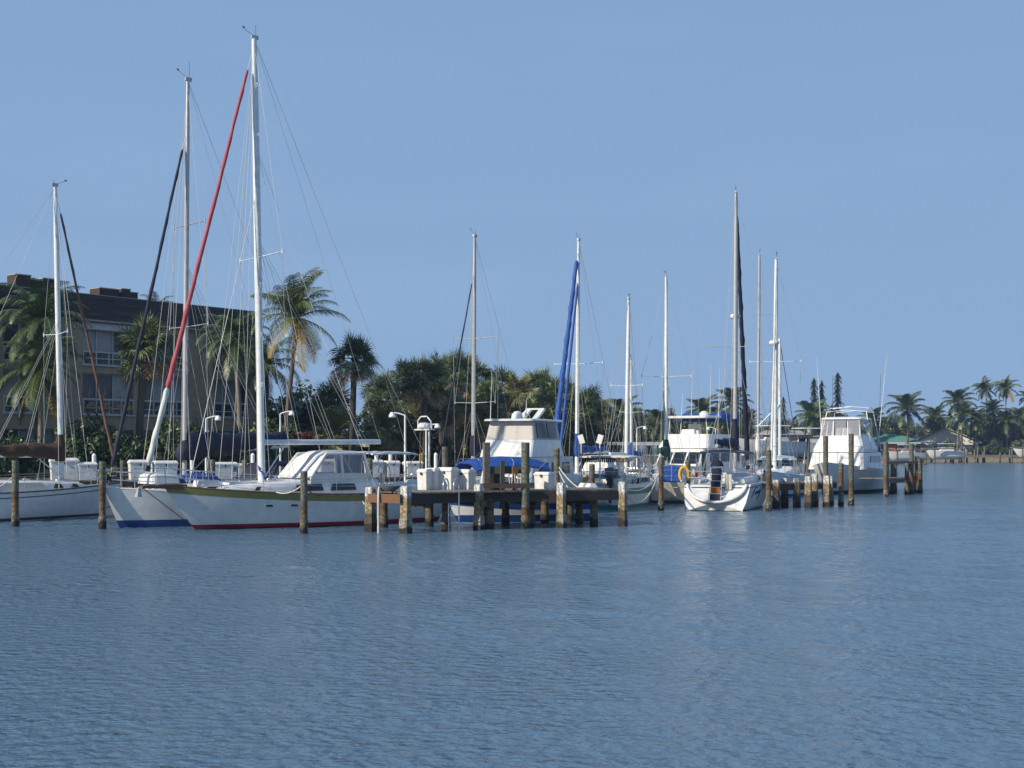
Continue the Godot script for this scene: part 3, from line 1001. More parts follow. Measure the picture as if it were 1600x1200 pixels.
	obm.box(Vector3(8.35, 1.35, -0.5), Vector3(0.32, 0.45, 0.26))
	obm.tube([Vector3(8.35, 1.2, -0.5), Vector3(8.4, 0.3, -0.5)], 0.07, 8)
	put("outboard_motor", obm, M.black, b)
	var cl := G.new()
	for k in 9: cl.box(Vector3(7.2 + rnd(-0.4, 0.4), 1.45 + rnd(-0.1, 0.35), rnd(-0.9, 0.9)), Vector3(rnd(0.15, 0.4), rnd(0.15, 0.4), rnd(0.15, 0.45)), Basis(Vector3(rnd(-1, 1), rnd(-1, 1), rnd(-1, 1)).normalized(), rnd(0, 1)))
	put("cockpit_gear", cl, M.canvasgrey, b)
	var fb := G.new()
	fb.lathe(Vector3(8.05, 0.9, 1.25), [[0.0, 0.75], [0.16, 0.68], [0.2, 0.4], [0.16, 0.08], [0.0, 0.0]], 12)
	put("fender", fb, M.fender, b)
	for k in 2:
		var wl := G.new()
		wl.tube([Vector3(8.0, 1.2, 1.0 - 0.9 * k), Vector3(8.0, 3.1, 1.0 - 0.9 * k)], 0.03, 6)
		wl.box(Vector3(8.0, 3.25, 1.0 - 0.9 * k), Vector3(0.06, 0.42, 0.26), Basis(Vector3.RIGHT, 0.3 - 0.6 * k))
		put("stern_pole", wl, M.gel, b)
	# green covers
	b = sailboat("sailboat", "sailboat with green furled sail and green sail cover, beyond the teal striped boat", 1041, 70.5, 266, 3.5)
	H = {"L": 9.0, "B": 2.9, "hb": 1.3, "hm": 1.05, "hs": 1.1, "ov": 0.8, "tr": 0.3, "tw": 0.75, "tm": 0.58}
	sail_hull(b, H, {"hull": M.cream, "rail": M.teak, "boot": M.greyband, "trunk": [[1.3, 0.5, 1.15, 1.2], [2.0, 0.7, 1.08, 1.4], [5.4, 0.95, 1.02, 1.48], [5.7, 0.9, 1.0, 1.05]], "stanch": 4})
	rig(b, H, {"xm": 3.5, "foot": 1.45, "top": 12.3, "r": 0.10, "mat": M.mastwhite, "spread": [[6.75, 1.35]], "furl": M.green, "furlr": 0.08, "stay": 10.0, "boom": [2.4, 3.2], "cover": M.green, "coverr": 0.24, "neck": 0.9, "boomswing": 0.5})
	deck_gear(b, H, 12, 0.3, 0.97)
	var tb := G.new()
	tb.loft([rrect(7.0, 8.3, 0.6, 1.1, 0.1), rrect(7.05, 8.25, 0.55, 1.75, 0.15), rrect(7.3, 8.0, 0.3, 1.9, 0.1)])
	put("tarpaulin", tb, M.blue, b)
	# the white stern facing yacht with the black furled sail
	b = sailboat("sailboat", "white yacht with scooped stern, blue ladder cushions and black furled sail", 1148, 64.3, 252.5, 5.5)
	H = {"L": 11.5, "B": 3.7, "hb": 1.45, "hm": 1.2, "hs": 1.15, "ov": 0.7, "tr": -0.85, "tw": 0.82, "tm": 0.6, "wlr": 0.82, "fl": 0.6}
	sail_hull(b, H, {"hull": M.gel, "cove": M.bootblue, "covelo": -0.13, "covehi": -0.09, "boot2": M.antifoul, "trunk": [[1.5, 0.6, 1.3, 1.34], [2.2, 0.9, 1.22, 1.5], [5.6, 1.2, 1.15, 1.6], [7.2, 1.2, 1.12, 1.62], [7.6, 1.15, 1.1, 1.15]], "windows": [[2.8, 6.6, 1.3, 1.46, 1.12, 1.05]], "stanch": 6})
	rig(b, H, {"xm": 5.5, "foot": 1.6, "top": 15.6, "rake": 0.25, "lean": -0.1, "r": 0.115, "mat": M.mastdull, "spread": [[7.9, 1.9]], "stay": 15.0, "furl": M.navysail, "furlr": 0.14, "boom": [2.9, 4.4], "boomswing": 0.25, "cover": M.navy, "coverr": 0.2, "neck": 1.4, "split": true, "ant": 0.4})
	deck_gear(b, H, 16, 0.25, 0.72)
	bimini(b, 7.9, 10.0, 2.75, 1.25, M.navy, 1.2, 0.05, 0.12)
	var rdm := G.new()
	rdm.lathe(Vector3(5.3, 9.35, 0.0), [[0.0, 0.26], [0.22, 0.22], [0.27, 0.12], [0.22, 0.0], [0.0, 0.0]], 12)
	put("radar_dome", rdm, M.gel, b)
	# scooped stern platform: white rim, inner floor and ladder with cushions
	var x0 := 11.5
	var ss := G.new()
	var rim := []
	for k in 17:
		var a := PI * k / 16.0
		rim.append(Vector3(x0 + 0.06 + 0.72 * sin(a), 1.17 - 0.78 * sin(a), 1.34 * cos(a)))
	ss.tube(rim, 0.065, 8)
	put("stern_rim", ss, M.gel, b)
	var sf := G.new()
	var rr := []
	for i in 5:
		var u := i / 4.0
		var r := []
		for k in 9:
			var a := PI * k / 8.0
			r.append(Vector3(x0 - 0.2 + (0.28 + 0.70 * sin(a)) * u, 1.15 - 0.77 * sin(a) * u, 1.32 * cos(a) * lerpf(0.75, 1.0, u)))
		rr.append(r)
	sf.grid(rr)
	put("stern_scoop", sf, M.gel, b)
	for k in 5:
		var y := 0.62 + 0.29 * k
		var x := x0 + 0.72 - 0.16 * k
		box_part("ladder_cushion", Vector3(x, y, 0.0), Vector3(0.09, 0.26, 0.44), M.orange if k == 1 else M.navy, b)
		tube_part("ladder_rung", [Vector3(x + 0.05, y + 0.145, -0.26), Vector3(x + 0.05, y + 0.145, 0.26)], 0.02, M.steel, b, 5)
	var lp := G.new()
	lp.tube([Vector3(x0 + 0.76, 0.5, -0.27), Vector3(x0 + 0.05, 2.0, -0.27)], 0.02, 5)
	lp.tube([Vector3(x0 + 0.76, 0.5, 0.27), Vector3(x0 + 0.05, 2.0, 0.27)], 0.02, 5)
	put("ladder_rail", lp, M.steel, b)
	var hood := G.new()
	var hp := []
	for k in 9: hp.append(Vector3(x0 - 0.02, 2.0 + 0.3 * sin(PI * k / 8.0), 0.3 * cos(PI * k / 8.0)))
	var hq := []
	for p in hp: hq.append(p + Vector3(0.12, 0, 0))
	hood.loft([hp, hq])
	put("seat_back", hood, M.navy, b)
	var hs := G.new()
	var hr := []
	for k in 15: hr.append(Vector3(x0 - 0.2 + 0.03 * k / 14.0, 1.62 + 0.34 * cos(-2.4 + 4.8 * k / 14.0), 1.55 + 0.20 * sin(-2.4 + 4.8 * k / 14.0)))
	hs.tube(hr, 0.075, 7)
	put("life_ring", hs, M.yellow, b)
	for s in [0.45, 0.62]:
		box_part("stern_locker", Vector3(x0 + 0.1, 1.3, -s), Vector3(0.2, 0.7, 0.13), M.cream, b)
	# hand written name on the side, too small to read: slanted strokes running from stern to bow
	var nt := G.new()
	var along := func(u: float, y: float) -> Vector3: return hull_at(H, 0.93 - 0.085 * u, 0.80 + y, -1.0, 0.012)
	for stroke in [[[0.0, -0.18], [0.12, 0.02], [0.22, 0.16], [0.36, 0.19], [0.46, 0.15]], [[0.08, -0.02], [0.3, 0.02]], [[0.5, 0.02], [0.42, -0.06], [0.5, -0.1], [0.62, 0.02], [0.7, -0.06]],
			[[0.7, -0.06], [0.78, 0.04], [0.9, 0.05], [0.84, -0.05], [1.0, 0.0]], [[1.0, 0.06], [1.06, -0.03], [1.2, 0.06], [1.05, -0.14], [0.88, -0.26], [0.82, -0.22]]]:
		var pts := []
		for q in stroke: pts.append(along.call(q[0] * 1.5, q[1] * 1.25))
		nt.tube(pts, 0.022, 5)
	put("name_lettering", nt, M.letters, b)
	# ketch with a pilothouse
	b = sailboat("sailboat", "white ketch with pilothouse windows, radar on its white mast and raised white boom", 1210, 74, 75, 3.2)
	H = {"L": 11.0, "B": 3.4, "hb": 1.5, "hm": 1.15, "hs": 1.15, "ov": 0.9, "tr": 0.3, "tw": 0.75, "tm": 0.58}
	sail_hull(b, H, {"boot": M.bootblue, "trunk": [[1.3, 0.6, 1.3, 1.34], [2.0, 0.9, 1.2, 1.55], [3.4, 1.15, 1.15, 1.62], [3.9, 1.2, 1.14, 2.25], [6.6, 1.25, 1.12, 2.35], [6.8, 1.2, 1.1, 2.3], [6.85, 1.2, 1.1, 1.15]], "stanch": 5})
	for s in [1.0, -1.0]:
		for k in 3:
			var g := G.new()
			var xa := 4.1 + 0.85 * k
			if s > 0: g.plate(Vector3(xa, 1.72, 1.21), Vector3(xa, 2.12, 1.12), Vector3(xa + 0.7, 2.12, 1.14), Vector3(xa + 0.7, 1.72, 1.23), 0.02)
			else: g.plate(Vector3(xa, 1.72, -1.21), Vector3(xa + 0.7, 1.72, -1.23), Vector3(xa + 0.7, 2.12, -1.14), Vector3(xa, 2.12, -1.12), 0.02)
			put("window", g, M.glass, b)
	for k in 3:
		var g := G.new()
		var z := -0.72 + 0.72 * k
		g.plate(Vector3(3.52, 1.78, z - 0.31), Vector3(3.78, 2.12, z - 0.30), Vector3(3.78, 2.12, z + 0.30), Vector3(3.52, 1.78, z + 0.31), -0.03)
		put("windscreen", g, M.glass, b)
	rig(b, H, {"xm": 3.2, "foot": 1.6, "top": 13.75, "rake": 0.1, "lean": 0.1, "r": 0.13, "mat": M.mastwhite, "spread": [[7.8, 1.45]], "stay": 13.2, "furl": M.whitesail, "furlr": 0.07, "ant": 0.5, "back": false})
	deck_gear(b, H, 12, 0.3, 0.97)
	rdm = G.new()
	rdm.lathe(Vector3(2.9, 8.75, 0.0), [[0.0, 0.3], [0.25, 0.25], [0.3, 0.14], [0.25, 0.0], [0.0, 0.0]], 12)
	put("radar_dome", rdm, M.gel, b)
	tube_part("mizzen_mast", [Vector3(8.6, 1.2, 0), Vector3(8.62, 9.6, 0)], [0.10, 0.08], M.mastwhite, b, 10)
	tube_part("mizzen_boom", [Vector3(8.52, 5.5, 0.0), Vector3(8.1, 4.1, -1.35)], 0.05, M.mastwhite, b, 8)
	for s in [1.0, -1.0]: tube_part("mizzen_stay", [Vector3(8.62, 9.5, 0), Vector3(10.8, 1.3, s * 1.2)], 0.02, M.wiredark, b, 4)
	# hulls mostly hidden: two more masts
	b = sailboat("sailboat", "sailboat with dull grey mast standing between the yacht and the ketch", 1184, 95, 75, 3.4)
	H = {"L": 11.0, "B": 3.4, "hb": 1.4, "hm": 1.1, "hs": 1.1, "ov": 0.9, "tr": 0.3, "tw": 0.75, "tm": 0.58}
	sail_hull(b, H, {"boot": M.greyband, "trunk": [[1.5, 0.6, 1.2, 1.25], [2.2, 0.9, 1.15, 1.5], [6.6, 1.15, 1.05, 1.6], [6.9, 1.1, 1.05, 1.1]], "stanch": 4})
	rig(b, H, {"xm": 3.4, "foot": 1.5, "top": 17.2, "rake": 0.3, "lean": 0.1, "r": 0.115, "mat": M.mastdull, "spread": [[12.7, 1.2], [8.0, 1.5]], "boom": [2.8, 4.2], "cover": M.canvaswhite, "coverr": 0.2})
	deck_gear(b, H, 8, 0.3, 0.97)
	b = sailboat("sailboat", "small sailboat with short white mast just behind the teal striped boat", 986, 86, 70, 3.0)
	H = {"L": 8.0, "B": 2.7, "hb": 1.2, "hm": 0.95, "hs": 0.95, "ov": 0.8, "tr": 0.3, "tw": 0.75, "tm": 0.58}
	sail_hull(b, H, {"boot": M.bootblue, "trunk": [[1.2, 0.5, 1.05, 1.1], [1.8, 0.7, 1.0, 1.3], [5.0, 0.9, 0.95, 1.4], [5.3, 0.85, 0.95, 1.0]], "stanch": 3})
	rig(b, H, {"xm": 3.0, "foot": 1.3, "top": 8.75, "r": 0.085, "mat": M.mastwhite, "spread": [[5.2, 0.8]], "boom": [2.2, 3.0], "cover": M.blue, "coverr": 0.2})
	deck_gear(b, H, 8, 0.3, 0.97)

# ---------------------------------------------------------------- motor boats
func motorboat(called: String, label: String, px: float, d: float, deg: float, group := "motor boats moored in the marina", y := 0.0) -> Node3D:
	return thing(called, label, "motorboat", W(px, d, y), deg_to_rad(deg), group)

# body with rounded corners: levels of [x0, x1, half width, height]
func house(called: String, root: Node3D, lv: Array, m: Material, r := 0.2) -> MeshInstance3D:
	var g := G.new()
	var rings := []
	for l in lv: rings.append(rrect(l[0], l[1], l[2], l[3], minf(r, l[2] * 0.6)))
	g.loft(rings)
	return put(called, g, m, root)

func panel(called: String, root: Node, p: Array, m: Material, th := 0.02) -> MeshInstance3D:
	# four corners in order; stands out to the side that faces away from the boat's middle line
	var g := G.new()
	var nm: Vector3 = (p[2] - p[0]).cross(p[1] - p[0])
	var mid: Vector3 = (p[0] + p[2]) * 0.5
	var outward: Vector3 = mid - Vector3(4.5, mid.y - 0.4, 0)
	if nm.dot(outward) >= 0: g.plate(p[0], p[1], p[2], p[3], th)
	else: g.plate(p[3], p[2], p[1], p[0], th)
	return put(called, g, m, root)

func motor_boats() -> void:
	var H: Dictionary
	# cabin cruiser with canvas enclosed flybridge
	var b := motorboat("cabin_cruiser", "white cabin cruiser with beige canvas around its flybridge, behind the blue awning", 768, 53.0, 68)
	b.scale = Vector3(0.86, 1.0, 0.80)
	H = {"L": 9.2, "B": 3.5, "hb": 1.75, "hm": 1.3, "hs": 1.2, "ov": 0.9, "tr": 0.1, "tw": 0.9, "tm": 0.55, "pw": 2.4, "wlr": 0.88}
	put("hull", hull_mesh(H), M.gel, b)
	put("deck", deck_mesh(H), M.deck, b)
	put("side_stripe", band(H, -0.62, -0.3, true, 0.008, 0.12, 0.96), M.greyband, b)
	put("boot_stripe", band(H, 0.0, 0.12, false), M.antifoul, b)
	house("cabin", b, [[1.6, 8.2, 1.5, 1.25], [2.2, 8.2, 1.45, 2.45]], M.gel)
	house("flybridge", b, [[1.7, 6.6, 1.52, 2.46], [1.85, 6.4, 1.5, 2.7], [2.25, 6.2, 1.42, 3.2]], M.gel)
	house("enclosure", b, [[2.27, 6.15, 1.40, 3.205], [2.5, 6.0, 1.26, 4.0]], M.canvas, 0.12)
	house("hardtop", b, [[2.1, 6.6, 1.45, 4.005], [2.1, 6.6, 1.45, 4.07], [2.2, 6.5, 1.35, 4.10]], M.gel)
	for s in [1.0, -1.0]:
		for k in 2:
			var x := 2.75 + 1.5 * k
			panel("side_window", b, [Vector3(x, 3.28, s * 1.41), Vector3(x + 1.3, 3.28, s * 1.41), Vector3(x + 1.25, 3.92, s * 1.30), Vector3(x + 0.05, 3.92, s * 1.30)], M.glass, 0.03)
		for k in 3:
			var x := 3.0 + 1.6 * k
			panel("window", b, [Vector3(x, 1.72, s * 1.49), Vector3(x + 1.2, 1.72, s * 1.49), Vector3(x + 1.15, 2.2, s * 1.47), Vector3(x + 0.1, 2.2, s * 1.47)], M.glass, 0.02)
	for k in 3:
		var z := -0.9 + 0.9 * k
		panel("windscreen", b, [Vector3(1.82, 1.7, z - 0.38), Vector3(1.82, 1.7, z + 0.38), Vector3(2.08, 2.22, z + 0.36), Vector3(2.08, 2.22, z - 0.36)], M.canvas, 0.03)
	var rd := G.new()
	rd.lathe(Vector3(3.6, 4.1, -0.1), [[0.0, 0.36], [0.16, 0.34], [0.3, 0.22], [0.34, 0.08], [0.34, 0.0]], 14)
	put("radar_dome", rd, M.gel, b)
	rd = G.new()
	rd.lathe(Vector3(2.7, 4.1, 0.7), [[0.0, 0.3], [0.1, 0.27], [0.13, 0.18], [0.08, 0.06], [0.03, 0.05], [0.03, 0.0]], 12)
	put("search_light", rd, M.gel, b)
	var ar := G.new()
	for z in [-0.55, 0.25]: ar.hexa([Vector3(4.6, 4.06, z), Vector3(4.6, 4.06, z + 0.3), Vector3(4.9, 4.06, z + 0.3), Vector3(4.9, 4.06, z), Vector3(5.9, 4.62, z), Vector3(5.9, 4.62, z + 0.3), Vector3(6.1, 4.56, z + 0.3), Vector3(6.1, 4.56, z)])
	ar.box(Vector3(5.95, 4.6, 0), Vector3(0.3, 0.07, 1.1))
	put("radar_arch", ar, M.gel, b)
	tube_part("antenna", [Vector3(2.5, 4.1, -1.2), Vector3(2.7, 6.1, -1.2)], [0.025, 0.012], M.gel, b, 6)
	tube_part("antenna", [Vector3(3.9, 4.4, 0.3), Vector3(3.9, 5.0, 0.3)], [0.03, 0.015], M.gel, b, 6)
	for s in [-1.0, 1.0]: tube_part("davit_line", [Vector3(6.5, 4.6, s * 0.7), Vector3(9.2, 1.7, s * 0.9)], 0.016, M.wirelight, b, 5)
	rail(H, b, 0.03, 0.6, 0.6, 6)
	for z in [0.9, 1.5]:
		var ty := G.new()
		var ring := []
		for k in 17: ring.append(Vector3(1.4 + z * 0.5, 1.9 + 0.3 * sin(TAU * k / 16), z + 0.3 * cos(TAU * k / 16)))
		ty.tube(ring, 0.1, 8)
		put("black_fender", ty, M.black, b)
	# open boat with blue awning
	b = motorboat("runabout", "open blue and white runabout under a bright blue awning", 697, 48.6, 24)
	H = {"L": 5.9, "B": 2.3, "hb": 1.05, "hm": 0.85, "hs": 0.8, "ov": 0.5, "tr": 0.05, "tw": 0.9, "tm": 0.55, "pw": 2.6, "wlr": 0.86, "dr": 0.45}
	put("hull", hull_mesh(H), M.gel, b)
	put("deck", deck_mesh(H), M.deck, b)
	put("lower_hull_band", band(H, 0.02, 0.30, false), M.bootblue, b)
	put("upper_hull_band", band(H, -0.36, -0.12, true), M.blue, b)
	house("console", b, [[1.6, 3.0, 0.85, 0.85], [1.9, 2.8, 0.8, 1.35]], M.gel, 0.15)
	for s in [1.0, -1.0]:
		panel("side_glass", b, [Vector3(1.5, 0.98, s * 0.95), Vector3(3.4, 0.98, s * 1.0), Vector3(3.3, 1.52, s * 0.88), Vector3(2.3, 1.5, s * 0.8)], M.greenglass, 0.015)
	panel("windshield", b, [Vector3(1.5, 0.98, -0.9), Vector3(1.5, 0.98, 0.9), Vector3(2.25, 1.52, 0.78), Vector3(2.25, 1.52, -0.78)], M.greenglass, 0.015)
	for x in [3.5, 4.6]: house("seat", b, [[x, x + 0.55, 0.7, 0.8], [x, x + 0.5, 0.68, 1.3]], M.canvaswhite, 0.12)
	bimini(b, 0.75, 3.9, 2.52, 1.1, M.blue, 0.85, 0.06, 0.34)
	for z in [-0.3, 0.3]:
		var om := G.new()
		om.loft([rrect(5.8, 6.25, 0.18, 0.95, 0.08), rrect(5.8, 6.3, 0.2, 1.25, 0.08), rrect(5.9, 6.2, 0.14, 1.45, 0.08)])
		om.tube([Vector3(6.05, 1.0, 0), Vector3(6.05, -0.2, 0)], 0.1, 8)
		var oo := put("outboard_motor", om, M.gel, b)
		oo.position.z = z
	var fd := G.new()
	fd.lathe(Vector3(3.6, 0.05, 1.28), [[0.0, 0.62], [0.1, 0.56], [0.12, 0.3], [0.1, 0.06], [0.0, 0.0]], 10)
	put("fender", fd, M.fender, b)
	# flybridge yacht end on
	b = motorboat("motor_yacht", "white flybridge yacht with hardtop and blue canopy beside the green sailed boat", 1026, 77.5, 57)
	H = {"L": 12.0, "B": 4.1, "hb": 1.9, "hm": 1.5, "hs": 1.4, "ov": 1.1, "tr": 0.1, "tw": 0.9, "tm": 0.5, "pw": 2.4}
	put("hull", hull_mesh(H), M.gel, b)
	put("deck", deck_mesh(H), M.deck, b)
	put("boot_stripe", band(H, 0.0, 0.14, false), M.antifoul, b)
	house("cabin", b, [[2.6, 9.5, 1.65, 1.5], [3.6, 9.5, 1.55, 2.8]], M.gel, 0.3)
	for k in 3:
		var z := -0.95 + 0.95 * k
		panel("windscreen", b, [Vector3(2.83, 1.85, z - 0.42), Vector3(2.83, 1.85, z + 0.42), Vector3(3.42, 2.55, z + 0.40), Vector3(3.42, 2.55, z - 0.40)], M.glass, 0.03)
	for s in [1.0, -1.0]:
		for k in 3: panel("window", b, [Vector3(4.2 + 1.7 * k, 1.95, s * 1.62), Vector3(5.6 + 1.7 * k, 1.95, s * 1.62), Vector3(5.6 + 1.7 * k, 2.5, s * 1.58), Vector3(4.3 + 1.7 * k, 2.5, s * 1.58)], M.glass, 0.02)
	house("flybridge", b, [[3.5, 8.6, 1.75, 2.81], [3.6, 8.5, 1.75, 2.95], [4.2, 8.2, 1.5, 3.7]], M.gel, 0.3)
	house("helm_seat", b, [[5.2, 5.8, 0.4, 3.7], [5.2, 5.7, 0.38, 4.35]], M.canvaswhite, 0.1)
	house("instrument_pod", b, [[4.35, 4.7, 0.5, 3.7], [4.4, 4.7, 0.45, 4.0]], M.gel, 0.08)
	house("hardtop", b, [[4.0, 6.4, 1.5, 4.72], [4.0, 6.4, 1.5, 4.82], [4.1, 6.3, 1.4, 4.86]], M.gel, 0.3)
	house("canopy", b, [[6.45, 9.2, 1.55, 4.55], [6.45, 9.2, 1.55, 4.96], [6.65, 9.0, 1.4, 5.08]], M.blue, 0.2)
	for x in [4.4, 6.1, 8.3]:
		for z in [-1.25, 1.25]: tube_part("top_post", [Vector3(x, 3.3, z * 1.1), Vector3(x, 4.72, z)], 0.03, M.gel, b, 6)
	rd = G.new()
	rd.lathe(Vector3(6.0, 4.86, 0.4), [[0.0, 0.34], [0.16, 0.32], [0.3, 0.2], [0.32, 0.06], [0.28, 0.0]], 14)
	put("radar_dome", rd, M.gel, b)
	for z in [-1.3, -0.6, 0.7, 1.3]: tube_part("antenna", [Vector3(6.2, 4.85, z), Vector3(6.4, 4.9 + rnd(1.2, 3.4), z)], [0.02, 0.01], M.gel, b, 5)
	rail(H, b, 0.0, 0.5, 0.75, 6)
	# sport fisherman
	b = motorboat("sport_fishing_boat", "white sport fishing boat with tall bridge, tuna tower hoop and outriggers", 1288, 76.5, 62)
	H = {"L": 12.5, "B": 4.3, "hb": 2.0, "hm": 1.45, "hs": 1.1, "ov": 1.4, "tr": 0.1, "tw": 0.88, "tm": 0.5, "pw": 2.2, "fl": 1.1, "wlr": 0.84}
	put("hull", hull_mesh(H), M.gel, b)
	put("deck", deck_mesh(H), M.deck, b)
	put("boot_stripe", band(H, 0.0, 0.22, false), M.antifoul, b)
	put("bottom_paint", band(H, -0.2, 0.02, false, 0.01), M.red, b)
	house("cabin", b, [[2.6, 8.4, 1.75, 1.5], [3.1, 8.4, 1.62, 2.5], [3.4, 8.4, 1.55, 2.55]], M.gel, 0.35)
	house("bridge", b, [[3.2, 7.6, 1.6, 2.56], [3.25, 7.6, 1.62, 2.75], [3.8, 7.2, 1.3, 3.6]], M.gel, 0.4)
	house("bridge_top", b, [[3.9, 7.2, 1.3, 4.62], [4.0, 7.1, 1.25, 4.72], [4.5, 6.7, 0.95, 4.78]], M.gel, 0.35)
	for q in [[4.0, -1.2], [4.0, -0.45], [4.0, 0.45], [4.0, 1.2], [5.6, -1.25], [5.6, 1.25], [7.0, -1.25], [7.0, 1.25]]:
		tube_part("bridge_post", [Vector3(q[0] - 0.05, 3.55, q[1] * 1.02), Vector3(q[0] + 0.1, 4.64, q[1] * 0.95)], 0.05, M.gel, b, 6)
	for k in 3:
		var z := -0.82 + 0.82 * k
		panel("clear_curtain", b, [Vector3(3.92, 3.62, z - 0.34), Vector3(3.92, 3.62, z + 0.34), Vector3(4.02, 4.6, z + 0.33), Vector3(4.02, 4.6, z - 0.33)], M.vinyl, 0.01)
	for s in [1.0, -1.0]:
		panel("window", b, [Vector3(4.6, 1.95, s * 1.71), Vector3(7.6, 1.95, s * 1.71), Vector3(7.6, 2.32, s * 1.66), Vector3(4.9, 2.32, s * 1.66)], M.glass, 0.02)
		tube_part("tower_leg", [Vector3(5.0, 2.7, s * 1.7), Vector3(5.6, 5.1, s * 1.25)], 0.03, M.alu, b, 6)
		tube_part("tower_leg", [Vector3(8.2, 2.6, s * 1.6), Vector3(7.6, 5.1, s * 1.25)], 0.03, M.alu, b, 6)
		tube_part("outrigger", [Vector3(6.4, 2.6, s * 1.75), Vector3(6.9, 8.8, s * 2.25)], [0.03, 0.012], M.gel, b, 5)
		tube_part("fishing_rod", [Vector3(8.0, 2.7, s * 1.5), Vector3(8.3, 7.6, s * 1.55)], [0.02, 0.01], M.wiredark, b, 5)
	var hp := G.new()
	var ar2 := []
	for k in 13: ar2.append(Vector3(5.6 + 2.2 * k / 12.0, 5.12 + 0.28 * sin(PI * k / 12.0), 1.25))
	hp.tube(ar2, 0.03, 6)
	var ar3 := []
	for p in ar2: ar3.append(p - Vector3(0, 0, 2.5))
	hp.tube(ar3, 0.03, 6)
	for k in [0, 4, 8, 12]: hp.tube([ar2[k], ar2[k].lerp(ar3[k], 0.5) + Vector3(0, 0.12, 0), ar3[k]], 0.025, 6)
	put("tower_hoop", hp, M.alu, b)
	house("helm_console", b, [[4.6, 5.2, 0.5, 3.6], [4.7, 5.2, 0.45, 4.1]], M.gel, 0.08)
	rail(H, b, 0.0, 0.45, 0.7, 6)
	# boats on the lifts behind
	var k := 0
	for q in [[1150, 104, 30, 2.4, "white boat on a lift with canvas hood behind the black furled sail"], [1205, 112, 22, 2.3, "white boat on a lift seen between the white masts"], [1236, 122, 15, 2.2, "white boat on a lift with dark bundle by the low house"], [960, 98, 30, 0.0, "low white boat by the grey dock roof"], [1385, 205, 20, 1.0, "white boat on a lift before the teal roofed house"], [1446, 222, 10, 1.2, "white cruiser on a lift before the gabled white house"], [1583, 226, 8, 1.4, "small white boat hung on the far dock"]]:
		b = motorboat("lift_boat" if q[3] > 0.5 else "motorboat", q[4], q[0], q[1], q[2], "small boats at the back docks", q[3])
		H = {"L": 7.0, "B": 2.6, "hb": 1.2, "hm": 0.95, "hs": 0.9, "ov": 0.8, "tr": 0.1, "tw": 0.9, "tm": 0.55, "pw": 2.4, "dr": 0.5}
		put("hull", hull_mesh(H, 14), M.gel, b)
		put("deck", deck_mesh(H), M.deck, b)
		house("cabin", b, [[2.0, 5.0, 1.0, 0.95], [2.6, 4.8, 0.9, 1.55]], M.gel if k % 2 else M.canvaswhite, 0.2)
		panel("windscreen", b, [Vector3(2.15, 1.1, -0.8), Vector3(2.15, 1.1, 0.8), Vector3(2.55, 1.5, 0.72), Vector3(2.55, 1.5, -0.72)], M.glass, 0.02)
		if k != 2: house("top", b, [[2.6, 5.2, 0.95, 2.2], [2.7, 5.1, 0.9, 2.27]], M.canvaswhite, 0.2)
		if k != 2:
			for x in [2.9, 4.9]:
				for z in [-0.8, 0.8]: tube_part("top_post", [Vector3(x, 1.4, z), Vector3(x, 2.22, z)], 0.025, M.steel, b, 5)
		else: house("dark_bundle", b, [[3.0, 6.5, 0.7, 0.95], [3.3, 6.2, 0.5, 1.75]], M.navy, 0.3)
		var om := G.new()
		om.loft([rrect(6.9, 7.35, 0.2, 0.85, 0.08), rrect(6.9, 7.4, 0.22, 1.2, 0.08), rrect(7.0, 7.3, 0.15, 1.45, 0.08)])
		om.tube([Vector3(7.15, 0.9, 0), Vector3(7.15, -0.3, 0)], 0.1, 8)
		put("outboard_motor", om, M.black, b)
		if q[3] > 0.5:
			var lf := thing("boat_lift", "timber boat lift under the " + q[4].replace(" on a lift", "").replace(" hung on the far dock", " by the far dock"), "boat lift", W(q[0], q[1]), deg_to_rad(q[2]), "boat lifts")
			for x in [0.8, 6.2]:
				for z in [-1.75, 1.75]:
					put("lift_pile", pile_mesh(0.14, q[3] + 1.3, 0.85), M.pile, lf).position = Vector3(x, 0, z)
				box_part("lift_beam", Vector3(x, q[3] - 0.42, 0), Vector3(0.2, 0.18, 3.4), M.beam, lf)
			for z in [-1.75, 1.75]: box_part("lift_rail", Vector3(3.5, q[3] + 1.38, z), Vector3(6.2, 0.2, 0.25), M.plank, lf)
		k += 1

# ---------------------------------------------------------------- piles and piers
var pile_noise := FastNoiseLite.new()

